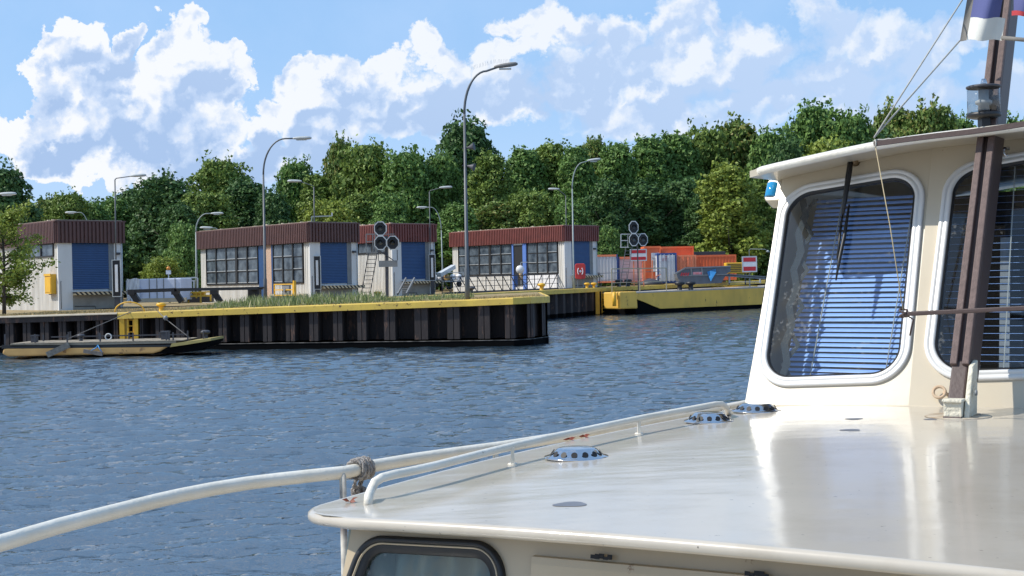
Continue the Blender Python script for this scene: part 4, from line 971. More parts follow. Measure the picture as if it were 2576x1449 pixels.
container(1500, 1554, 640, 712, 112, 2.4, 'cwhite', 'white site container with orange roof edge, next to the red brown house', header='orangel')
container(1556, 1622, 645, 712, 113, 2.4, 'cwhite', 'pale container with orange roof edge and blue posts, behind the signal ladder', header='orangel', ends='plain')
e, w_, h_ = container(1622, 1662, 619, 712, 111, 3, 'orange', 'tall orange container with white door panel behind the red and white board', ends='plain')
m_ = MB(); m_.box(w_ * .42, w_ * .9, -.03, .02, .9, h_ - .55); part('white_panel', m_, M['cwhite'], e)
def glyph(e, strokes, ox, oz, sx_, sz_, mm, name='lettering', y=-.045, wd=.05):
    m_ = MB()
    for (x0, z0, x1, z1) in strokes: m_.bar((ox + x0 * sx_, y, oz + z0 * sz_), (ox + x1 * sx_, y, oz + z1 * sz_), wd, .02)
    return part(name, m_, M[mm], e)
glyph(e, [(0, .9, 1, .9), (.0, .8, .0, 1), (0, .62, .6, .62), (.6, .62, .6, .78), (1, .62, 1, .78), (0, .5, 1, .5), (.1, .4, .9, .4), (0, .3, 1, .3), (0, 0, .9, .22), (.9, 0, .9, .22)], w_ * .5, 1.2, w_ * .28, h_ - 2.1, 'grey')
container(1664, 1745, 619, 655, 112.5, 3, 'orange', 'upper part of a long orange container stacked behind the white door container', ends='plain')
e, w_, h_ = container(1654, 1702, 636, 712, 109.5, 5, 'cwhite', 'white container with two doors under a blue header, at the middle of the row', header='cblue', ends='door')
glyph(e, [(.1, .2, .9, .2), (.1, .4, .9, .4), (.75, .4, .75, .8), (.6, .8, .9, .8)], .35, 1.75, .5, .5, 'signr', wd=.03)
container(1702, 1751, 641, 712, 110, 3, 'orangel', 'pale orange container end with door bars behind the grey skip', ends='door')
container(1751, 1852, 640, 706, 112, 2.4, 'orange', 'long ribbed orange container at the right end of the row')
m_ = MB(); a, b_ = at(1702, 641, 116), at(1825, 632, 116); m_.box(a.x, b_.x, a.y, a.y + 3, a.z - 2.6, b_.z); solo('dark_container', m_, M['greyd'], 'dark blue container roof showing behind the ribbed orange container', 'container', bevel=.02)
# skip
D = 105; B = at(1709, 716, D); e = thing('skip', 'grey open skip with a blue rag over its rim, in front of the orange containers', 'skip', B); k = D / F0
def q_(x, y): p = at(x, y, D) - B; return p.x, p.z
m_ = MB(); pr = [q_(1713, 716), q_(1705, 700), q_(1702, 688), q_(1724, 676), q_(1837, 671), q_(1838, 683), q_(1828, 688), q_(1815, 712)]; m_.prism([(x, 0, z) for x, z in pr], (0, 1.9, 0)); part('body', m_, M['skip'], e)
m_ = MB(); a = q_(1697, 690); b_ = q_(1724, 674); c = q_(1838, 670); m_.bar((a[0], -.03, a[1]), (b_[0], -.03, b_[1]), .1); m_.bar((b_[0], -.03, b_[1]), (c[0], -.03, c[1]), .1)
for xx in (1738, 1765): f, g = q_(xx, 674), q_(xx + 2, 693); m_.bar((f[0], -.04, f[1]), (g[0], -.04, g[1]), .09)
f, g = q_(1717, 694), q_(1830, 690); m_.bar((f[0], -.04, f[1]), (g[0], -.04, g[1]), .08)
part('rim_bars', m_, M['grey'], e)
m_ = MB(); f, g = q_(1743, 691), q_(1768, 684); m_.box(f[0], g[0], -.07, -.04, f[1], g[1]); part('name_plate', m_, M['signw'], e)
m_ = MB()
for i in range(7): x, z = q_(1745 + i * 3.2, 687.5); m_.box(x - .03, x + .03, -.08, -.07, z - .09, z + .09)
part('lettering', m_, M['signr'], e)
m_ = MB()
for i in range(4): x, z = q_(1711 + i * 5.5, 690); m_.add([(x, -.09, z - .12), (x + .09, -.09, z - .12), (x + .2, -.09, z + .12), (x + .1, -.09, z + .12)], [(0, 1, 2, 3)])
part('hazard_marks', m_, M['signr'], e, fix=False)
m_ = MB(); pts = [(1779, 684), (1786, 681), (1800, 676), (1802, 684), (1797, 693), (1793, 699), (1788, 708), (1783, 696)]
rows = [[Vector(at(x, y, D - .15 - .12 * j + .1 * math.sin(i * 2.1))) for i, (x, y) in enumerate(pts)] for j in (0, 1)]
m_.strip(rows, False, True); m_.f.append(tuple(range(8))); m_.sm.append(False); m_.f.append(tuple(range(8, 16))); m_.sm.append(False); solo('blue_rag', m_, M['tarpb'], 'bright blue plastic rag hanging over the rim of the grey skip', 'tarp')
# steel beams
m_ = MB(); m_.bar(at(1803, 688, 105.5), at(1925, 696, 106), .3, .06); m_.bar(at(1803, 690.5, 105.5), at(1925, 698.5, 106), .05, .16); m_.bar(at(1803, 692.5, 105.5), at(1925, 701.5, 106), .3, .06)
solo('steel_beam', m_, M['grey'], 'long grey steel beam lying level from the skip toward the wheelhouse', 'beam')
m_ = MB(); 
for x in (1835, 1912): m_.bar(at(x, 696, 106.5), at(x, 712, 106.5), .12)
m_.bar(at(1835, 709, 106.5), at(1912, 709, 106.5), .05)
solo('beam_trestle', m_, M['greyl'], 'pale trestle posts holding up the long steel beam', 'trestle')
# generator
D = 108; B = at(1827, 688, D); e = thing('generator', 'yellow louvred generator standing behind the steel beam', 'generator', B); k = D / F0
m_ = MB(); m_.box(0, 62 * k * 1.0, 0, 1.2, 0, 27 * k); part('housing', m_, M['yellows'], e, bevel=.05)
m_ = MB()
for i in range(5): z = .14 + i * .14; m_.box(.12, 38 * k, -.02, .0, z, z + .05)
part('louvre', m_, M['signb'], e)
m_ = MB(); m_.box(.2, .3, .1, .3, -.9, 0); m_.box(1.5, 1.6, .1, .3, -.9, 0); part('leg', m_, M['greyd'], e)
# dark debris mound and boards by the orange box
m_ = MB(); c = at(1637, 716, 107); m_.lathe([(1.1, 0), (.8, .25), (.35, .42), (.001, .5)], c, 11); solo('rubble_heap', m_, M['greyd'], 'low dark heap in front of the tall orange container', 'heap', kind='stuff')
m_ = MB(); A = at(1621, 714, 107)
m_.bar(at(1622, 655, 107), at(1622, 716, 107), .1); m_.bar(at(1641, 655, 107), at(1641, 716, 107), .1); m_.bar(at(1626, 706, 107), at(1662, 690, 107), .06); m_.bar(at(1645, 708, 107), at(1655, 692, 107), .06)
solo('scaffold_frame', m_, M['orangel'], 'thin orange frame with slanting braces in front of the tall orange container', 'frame')

# ------------------------------------------------------------------ yellow barge on the right
e = thing('work_barge', 'yellow work barge with a rusty side and square bow, moored at the far quay', 'barge', at(1598, 790, 98))
a1, a2 = Vector((8.85, 98.2, 0)), Vector((24, 113.2, 0)); dirb = (a2 - a1).normalized(); nb = Vector((dirb.y, -dirb.x, 0)); BW = 5.0
def bz(x, y):       # picture point on the barge side plane
    return onplane(x, y, a1, nb)
deck_z = 1.18; dk2 = 1.5
prof_ = [(1600, 738), (1640, 738), (1920, 725), (2200, 712)]
top = [bz(x, y) for x, y in prof_]
kn = [bz(1598, 757), bz(1625, 762), bz(1660, 776), bz(1920, 765), bz(2200, 753)]
m_ = MB(); sidep = [bz(1600, 738), bz(2200, 712), bz(2200, 758), bz(1920, 765.5), bz(1662, 776.5), bz(1640, 768), bz(1622, 760), bz(1600, 752)]
m_.prism(sidep, -nb * BW); part('hull', m_, M['yellowd'], e, world=True)
m_ = MB(); low = [bz(1600, 752.5) , bz(1622, 760.5), bz(1640, 768.5), bz(1662, 777), bz(1920, 766), bz(2200, 758.5)]
lowp = low + [Vector((q.x, q.y, -.4)) for q in reversed(low)]; m_.prism([q - nb * .05 for q in lowp], -nb * (BW - .1)); part('bottom_plating', m_, M['pilew'], e, world=True)
m_ = MB(); m_.prism([bz(1597, 735), bz(2200, 709), bz(2200, 712), bz(1597, 738)], -nb * BW); part('deck', m_, mat('pale_barge_deck', (.42, .38, .34), .8), e, world=True)
# fender box at the bow
m_ = MB(); c0 = [bz(1552, 735), bz(1594, 733), bz(1597, 776), bz(1553, 777)]; m_.prism([q + nb * .3 for q in c0], -nb * 1.6); part('bow_box', m_, M['yellowd'], e, world=True, bevel=.08)
m_ = MB(); A = bz(1545, 735); m_.tube([A, A + Vector((0, 0, -1.0))], .14, 10); part('fender_post', m_, M['yellows'], e, world=True)
def bdk(x, y, off): 
    P = bz(x, y); return P - nb * off
m_ = MB(); pts = [(1712, 733), (1782, 730), (1848, 727)]
ps = [bdk(1545, 738, .2), bdk(1615, 734, .2), bdk(1682, 732, .2)]
for q in ps: m_.bar(q, q + Vector((0, 0, 1.75)), .07)
m_.bar(ps[0] + Vector((0, 0, 1.75)), ps[2] + Vector((0, 0, 1.72)), .07); m_.bar(ps[0] + Vector((0, 0, .75)), ps[2] + Vector((0, 0, .75)), .05); part('rail', m_, mat('dirty_yellow_rail', (.45, .38, .25), .6), e, world=True)
P = bdk(1737, 729, .5); b2 = bollard(P + Vector((0, 0, -.02)), 1.55, M['signb'], 'black twin bollard on the deck of the yellow barge', dbl=True)
m_ = MB(); P = bdk(1860, 722, .8)
m_.tube([P + Vector((-1.8, -1.5, .03)), P + Vector((-1, -1.1, .12)), P + Vector((-.2, .1, .05)), P + Vector((1, .4, .1)), P + Vector((2.4, 1.8, .04))], .06, 6); solo('yellow_hose', m_, M['yellows'], 'yellow hose lying along the deck edge of the yellow barge', 'hose')

# ------------------------------------------------------------------ pontoon on the left
D1 = 51.6; px0, px1 = 4, 490
z0 = at(200, 868, D1).z
e = thing('work_pontoon', 'low dark decked pontoon with a worn yellow side, moored below the near quay', 'pontoon', at(250, 900, D1))
def pp(x, y, back=0): p = at(x, y, D1); return Vector((p.x, D1 + back, p.z))
m_ = MB(); side = [pp(8, 877), pp(20, 875), pp(400, 871), (pp(426, 869)), pp(402, 884), pp(385, 889), pp(20, 897), pp(4, 890)]
m_.prism(side, (0, 2.4, 0)); part('hull', m_, M['ponty'], e, world=True, bevel=.06)
m_ = MB(); side = [pp(400, 872.5, .06), pp(465, 862), pp(530, 852), pp(530, 860), pp(520, 872), pp(490, 884), pp(440, 889), pp(384, 890)]
m_.prism([Vector((q.x, q.y + .06, q.z)) for q in side], (0, 2.2, 0)); part('raked_bow', m_, M['pilew'], e, world=True)
m_ = MB(); side = [pp(432, 864), pp(530, 851), pp(531, 857), pp(470, 867), pp(428, 873)]
m_.prism([Vector((q.x, q.y - .03, q.z)) for q in side], (0, 2.3, 0)); part('bow_strake', m_, mat('moss_yellow', (.38, .30, .10), .7), e, world=True)
m_ = MB(); A, Bq = pp(4, 868.5), pp(430, 867); A2, B3 = pp(4, 877), pp(430, 872.5); m_.prism([A, Bq, B3, A2], (0, .1, 0)); part('rubbing_beam', m_, M['black'], e, world=True)
m_ = MB(); za = pp(10, 868).z; m_.box(pp(8, 0).x, pp(425, 0).x, D1, D1 + 2.4, za - .06, za + .03)
for i in range(28):
    x = pp(10, 0).x + i * .235; m_.box(x, x + .215, D1 - .02, D1 + 2.42, za + .03, za + .05 + rnd.uniform(0, .01))
part('deck', m_, M['deckp'], e, world=True)
zd = za + .05; m_ = MB()
for x, h_, b_ in ((10, .36, .1), (86, .34, .1), (167, .3, .1), (250, .32, .1), (333, .32, .1), (417, .3, .1), (424, .3, .1), (434, .3, .1), (463, .34, .6), (497, .3, 1), (68, .26, 1.8), (127, .33, 2.1), (132, .35, 2.1), (204, .3, 2.2), (285, .25, 2.1), (365, .25, 2.1)):
    q = pp(x, 860); m_.bar((q.x, D1 + b_, zd - .12), (q.x, D1 + b_, zd + h_), .05)
part('stanchion', m_, M['greyd'], e, world=True)
m_ = MB(); m_.bar((pp(60, 0).x, D1 + 2.3, zd + .14), (pp(420, 0).x, D1 + 2.3, zd + .14), .05); part('back_rail', m_, M['greyd'], e, world=True)
m_ = MB(); q = pp(55, 0); m_.box(q.x - .1, q.x + .12, D1 + .5, D1 + .7, zd, zd + .24); m_.box(q.x - .11, q.x + .15, D1 + .45, D1 + .75, zd + .24, zd + .29); q = pp(382, 0); m_.box(q.x - .12, q.x + .16, D1 + .8, D1 + 1.1, zd, zd + .28); m_.box(q.x - .14, q.x + .18, D1 + .75, D1 + 1.15, zd + .28, zd + .33); part('box_bollard', m_, M['greyd'], e, world=True)
for x, lab in ((161, 'dark bollard amid the pontoon deck holding the long slanting rope'), (482, 'dark mushroom bollard on the raked bow of the pontoon')):
    q = pp(x, 0); bollard((q.x, D1 + 1.2, zd), .62 if x < 300 else .75, M['greyd'], lab)
m_ = MB(); q = pp(220, 0); m_.tube([(q.x + .12 * math.cos(t_), D1 + 1.8, zd + .12 + .12 * math.sin(t_)) for t_ in np.linspace(0, 6.28, 16)], .025, 6); part('ring', m_, M['greyl'], e, world=True)
m_ = MB(); m_.tube([at(165, 855, 52.7), at(250, 818, 54.2), copt(322) + Vector((0, -.2, -.05)), copt(345) + Vector((0, .05, .04)), copt(352) + Vector((0, .3, .03))], .017, 6); solo('mooring_rope', m_, M['roped'], 'long slanting rope from the pontoon deck up to the yellow ladder', 'rope')
m_ = MB(); m_.tube([copt(399) + Vector((0, -.15, .0)), at(415, 801, 54.9), at(480, 852, 52.9)], .018, 6); solo('mooring_rope', m_, M['roped'], 'short steep rope from the yellow mushroom bollard to the pontoon bow', 'rope')
m_ = MB(); m_.lathe([(.001, 0), (.08, .06), (.09, .14), (.04, .2), (.001, .21)], at(414, 803, 54.6) + Vector((0, 0, -.05)), 10, (.4, 0, 1)); solo('rope_float', m_, M['grey'], 'grey float threaded on the short rope at the yellow bollard', 'float')
m_ = MB(); m_.bar(pp(124, 892, -.25), pp(176, 867, -.12), .16, .22); solo('timber_fender', m_, mat('grey_timber', (.28, .25, .21), .85, (.12, .10, .08), 9), 'grey timber hanging slanted against the yellow pontoon side', 'fender')
m_ = MB(); m_.bar(pp(215, 882, -.2), pp(262, 890, -.2), .14, .14); solo('timber_fender', m_, mat('dark_timber', (.10, .08, .07), .85, (.2, .18, .16), 9), 'dark timber floating at the middle of the pontoon side', 'fender')
m_ = MB(); m_.tube([pp(247, 868, -.05), pp(245, 874, -.12), pp(232, 882, -.2)], .02, 6); m_.tube([pp(247, 868, -.05), pp(252, 876, -.12), pp(262, 888, -.2)], .02, 6); solo('fender_line', m_, M['tarpb'], 'thin blue green line tied to the floating dark timber', 'rope')
m_ = MB(); m_.tube([pp(170, 866, -.05), pp(152, 878, -.15), pp(140, 886, -.2)], .02, 6); solo('fender_line', m_, mat('green_line', (.12, .32, .24), .7), 'thin green line tied to the slanted grey timber', 'rope')

# ------------------------------------------------------------------ between the two left houses
D = 66; k = D / F0
e = thing('wrapped_tank', 'pale tank half wrapped in white sheeting between the two brown houses', 'tank', at(385, 765, D + 6))
D = 72; k = D / F0; B = at(322, 760, D)
e.location = (B.x, B.y, 1.6); FR[e.name] = (Vector(e.location), 0)
a, b_ = at(345, 757, D), at(456, 700, D); m_ = MB(); m_.box(a.x, b_.x, D, D + 2.4, a.z, b_.z)
part('tank_body', m_, M['tank'], e, world=True, bevel=.04)
m_ = MB(); 
for x in (412, 441, 395, 376): q = at(x, 730, D); m_.box(q.x - .02, q.x + .02, D - .03, D - .001, a.z, b_.z)
part('seams', m_, M['grey'], e, world=True)
m_ = MB(); rows = []
for j, (y0_) in enumerate((701, 715, 730, 745, 762)):
    rows.append([at(319 + i * 4.6, y0_ + 1.5 * math.sin(i), D - .12 - .10 * math.sin(i * 2.3 + j * 1.7)) for i in range(8)])
m_.strip(rows, True); part('sheeting', m_, M['tarpw'], e, world=True, fix=False)
m_ = MB(); q = at(327, 757, D); m_.box(q.x - .2, q.x + 3, D - .1, D + .2, q.z - .1, q.z + .12); part('base_slab', m_, M['concrete'], e, world=True)
m_ = MB()
for (x0, y0, x1, y1) in ((319, 705, 496, 698), (319, 716, 490, 706), (456, 699, 456, 736), (470, 706, 470, 736), (488, 705, 488, 736), (497, 699, 497, 736), (319, 705, 319, 740)): m_.bar(at(x0, y0, 76), at(x1, y1, 76), .07)
solo('white_railing', m_, M['greyl'], 'white tubular railing behind the pale tank', 'railing')
m_ = MB(); q = at(424, 690, 75); m_.bar(q + Vector((0, 0, -1)), q, .05); m_.box(q.x - .13, q.x + .13, q.y - .05, q.y + .05, q.z, q.z + .22); e = thing('warning_beacon', 'small amber beacon on a white sign above the pale tank', 'beacon', q + Vector((0, 0, -1.2)))
part('post', m_, M['signw'], e, world=True); m_ = MB(); m_.lathe([(.07, 0), (.10, .03), (.10, .13), (.07, .18), (.001, .19)], q + Vector((0, 0, .24)), 14); part('lens', m_, M['amber'], e, world=True)
# dark barrier beam on slanting legs
D = 66
e = thing('barrier_beam', 'long black beam carried on slanting black legs in front of the pale tank', 'barrier', at(430, 765, D)); m_ = MB()
m_.bar(at(325, 733, D), at(440, 729, D), .35, .17); m_.bar(at(440, 729, D), at(655, 725, D + 6), .35, .15); part('beam', m_, M['signb'], e, world=True)
for x in (333, 443, 540):
    m_ = MB(); dz = D + (x - 333) * .02; m_.bar(at(x - 4 + 3, 736, dz), at(x + 15, 760, dz), .3, .28); m_.bar(at(x - 10, 735, dz), at(x + 8, 735, dz), .4, .25); part('leg', m_, M['signb'], e, world=True)
m_ = MB(); m_.box(at(612, 0, 72).x, at(640, 0, 72).x, 71.6, 72.4, 1.6, at(612, 727, 72).z); m_.box(at(604, 0, 72).x, at(650, 0, 72).x, 71.6, 72.4, at(612, 727, 72).z, at(612, 722, 72).z); solo('black_machine', m_, M['signb'], 'squat black block at the right end of the black beam, by the brick pier', 'machine', bevel=.04)
D = 74
m_ = MB()
for (x0, y0, x1, y1) in ((444, 737, 530, 734), (444, 746, 530, 744), (452, 736, 452, 762), (474, 736, 474, 762), (505, 736, 505, 762), (530, 735, 530, 758), (494, 735, 494, 750)): m_.bar(at(x0, y0, D), at(x1, y1, D), .08)
a, b_ = at(487, 745, D + .2), at(501, 735, D + .2); m_.box(a.x, b_.x, D + .1, D + .6, a.z, b_.z); a, b_ = at(506, 745, D + .2), at(514, 736, D + .2); m_.box(a.x, b_.x, D + .1, D + .6, a.z, b_.z)
solo('yellow_guard_rail', m_, M['yellows'], 'yellow guard rail with boxes between the pale tank and the windowed house', 'railing')
a, b_ = at(452, 762, D + 1), at(528, 737, D + 1); m_ = MB(); m_.box(a.x, b_.x, D + 1, D + 2, a.z, b_.z - .1); solo('switch_cabinet', m_, M['greyd'], 'dark cabinet behind the yellow guard rail', 'cabinet', bevel=.03)
# yellow box on house 1
P = hp(C1, -.28, .50, .80); e = thing('wall_box', 'yellow box hung on the white side of the leftmost house', 'box', P, PHI); m_ = MB(); m_.box(0, .28, -.26, .58, 0, 1.02); part('case', m_, M['yellows'], e); m_ = MB(); m_.box(-.04, .0, -.28, .60, .92, 1.04); m_.box(-.02, .0, -.2, .5, .08, .84); part('lid', m_, M['yellows'], e); m_ = MB(); m_.lathe([(.07, 0), (.07, .06)], (.1, .1, -.06), 10); part('outlet', m_, M['grey'], e)
# yellow gate by house 2
P = hp(C2, -.9, .6, .05); e = thing('yellow_barrier', 'small yellow rail with a grey valve at the windowed house, right of the brick pier', 'barrier', P, PHI); m_ = MB()
for z_ in (.3, .62, .95): m_.bar((0, -.2, z_), (0, 1.9, z_), .06)
for y_ in (-.2, 1.9): m_.bar((0, y_, 0), (0, y_, .98), .07)
m_.bar((0, -.35, 0), (0, -.35, 1.15), .14); part('rail', m_, M['yellows'], e)
m_ = MB(); m_.box(.02, .15, .3, 1.1, .25, .9); m_.lathe([(.1, 0), (.1, .08)], (0, .7, .6), 12, (-1, 0, 0)); part('valve_plate', m_, M['grey'], e)
# ------------------------------------------------------------------ trees
def leaf_arrays(pts, nrm, size, rng, jitter=.9):
    n = len(pts); d = rng.normal(size=(n, 3)); d /= np.linalg.norm(d, axis=1)[:, None]
    a = nrm * .9 + d * jitter; a /= np.linalg.norm(a, axis=1)[:, None]
    u = np.cross(a, rng.normal(size=(n, 3))); u /= np.linalg.norm(u, axis=1)[:, None]; v = np.cross(a, u)
    s = size * rng.uniform(.55, 1.35, (n, 1)); 
    c = [pts - u * s * .5, pts + v * s * .36 , pts + u * s * .6, pts - v * s * .36]
    return np.stack(c, 1).reshape(-1, 3)
def crown_mesh(name, seed, rx, rz, nl, per, size, mat_, base=.12, openn=0.0, lob=(.24, .46)):
    """crown: radius rx, height rz (metres), made of lobes carrying leaf clusters"""
    rng = np.random.default_rng(seed); P = []; Nn = []
    top = rz; z0 = base * rz
    for i in range(nl):
        f = (i + .5) / nl; zz = z0 + (top - z0) * (f ** .9)
        ff = (zz - z0) / (top - z0); env = (1 - ff ** 3.2) ** .5 * (.78 if f < .12 else 1)
        ang = i * 2.399 + rng.uniform(-.4, .4); rad = rx * env * rng.uniform(.55, 1.0)
        lr = rx * rng.uniform(*lob)
        c = np.array([math.cos(ang) * max(0, rad - lr * .5), math.sin(ang) * max(0, rad - lr * .5), min(zz, top - lr * .7)])
        m = int(per * (lr / rx / .3) ** 2); d = rng.normal(size=(m, 3)); d /= np.linalg.norm(d, axis=1)[:, None]
        # lobes broken up by a cheap angular ripple
        rip = 1 + .16 * np.sin(d[:, 0] * 5 + i) * np.sin(d[:, 1] * 6 + i * 2) + .12 * np.sin(d[:, 2] * 9 + i)
        q = c + d * np.array([1, 1, .85]) * lr * (rip * rng.uniform(.72, 1.08, m) ** .6)[:, None]
        P.append(q); Nn.append(d)
        for _ in range(3):       # twigs poking out
            dd = rng.normal(size=3); dd[2] = abs(dd[2]) + .3; dd /= np.linalg.norm(dd); k = 14
            tt = rng.uniform(.9, 1.38, k)[:, None]; P.append(c + dd * lr * tt + rng.normal(size=(k, 3)) * size * .5); Nn.append(np.tile(dd, (k, 1)))
    m = int(nl * per * .25); d = rng.normal(size=(m, 3)); d /= np.linalg.norm(d, axis=1)[:, None]     # filling leaves
    q = d * rng.uniform(.2, .8, m)[:, None] * np.array([rx, rx, (top - z0) * .45]) + np.array([0, 0, (top + z0) / 2]); P.append(q); Nn.append(d)
    P = np.concatenate(P); Nn = np.concatenate(Nn); V_ = leaf_arrays(P, Nn, size, rng); n = len(P)
    me = bpy.data.meshes.new(name); me.vertices.add(n * 4); me.vertices.foreach_set('co', V_.astype(np.float32).ravel())
    me.loops.add(n * 4); me.loops.foreach_set('vertex_index', np.arange(n * 4, dtype=np.int32)); me.polygons.add(n)
    me.polygons.foreach_set('loop_start', np.arange(n, dtype=np.int32) * 4); me.polygons.foreach_set('loop_total', np.full(n, 4, dtype=np.int32))
    me.materials.append(mat_); me.update(calc_edges=True); me.validate(); return me
def trunk_mb(h, r, seed, limbs=6, spread=1.0):
    g = random.Random(seed); mb_ = MB(); mb_.tube([(0, 0, -.3), (g.uniform(-.1, .1), 0, h * .4), (g.uniform(-.3, .3), g.uniform(-.2, .2), h * .85)], [r * 1.2, r * .8, r * .25], 8)
    for i in range(limbs):
        z = h * g.uniform(.25, .7); a = g.uniform(0, 6.28); l = h * .28 * spread; mb_.tube([(0, 0, z), (math.cos(a) * l * .5, math.sin(a) * l * .5, z + l * .4), (math.cos(a) * l, math.sin(a) * l, z + l)], [r * .4, r * .25, r * .08], 5)
    return mb_
KINDS = {}
def crown_for(kind, shape):
    key = (kind, shape)
    if key not in KINDS:
        seed = len(KINDS) * 11 + 3
        p = {'round': (4.6, 13, 30, 430, .40), 'tall': (3.8, 16, 36, 360, .38), 'bush': (4.2, 8, 22, 420, .34)}[shape]
        me = crown_mesh('crown', seed, p[0], p[1], p[2], p[3], p[4], LEAF[kind], base=.02 if shape == 'bush' else .07)
        tm = mesh_of(trunk_mb(p[1] * .8, .24, seed), 'trunk', M['bark']); KINDS[key] = (me, tm, p)
    return KINDS[key]
hory = lambda x: 707 - (x - 1288) * .02
def tree(x, ytop, wpx, D, kind, shape, label, rot=None):
    me, tm, p = crown_for(kind, shape)
    P = at(x, hory(x), D); T = at(x, ytop, D); zb = 1.9; h = T.z - zb + .3
    e = thing('tree' if shape != 'bush' else 'bush', label, 'tree' if shape != 'bush' else 'bush', (P.x, P.y, zb - .1), rnd.uniform(0, 6.28) if rot is None else rot, 'trees behind the lock')
    s = (wpx / 2 * D / F0) / p[0] * 1.22; e.scale = (s, s, h / p[1] * .905)
    c = bpy.data.objects.new('crown', me); COL.objects.link(c); c.parent = e
    c = bpy.data.objects.new('trunk', tm); COL.objects.link(c); c.parent = e
    return e
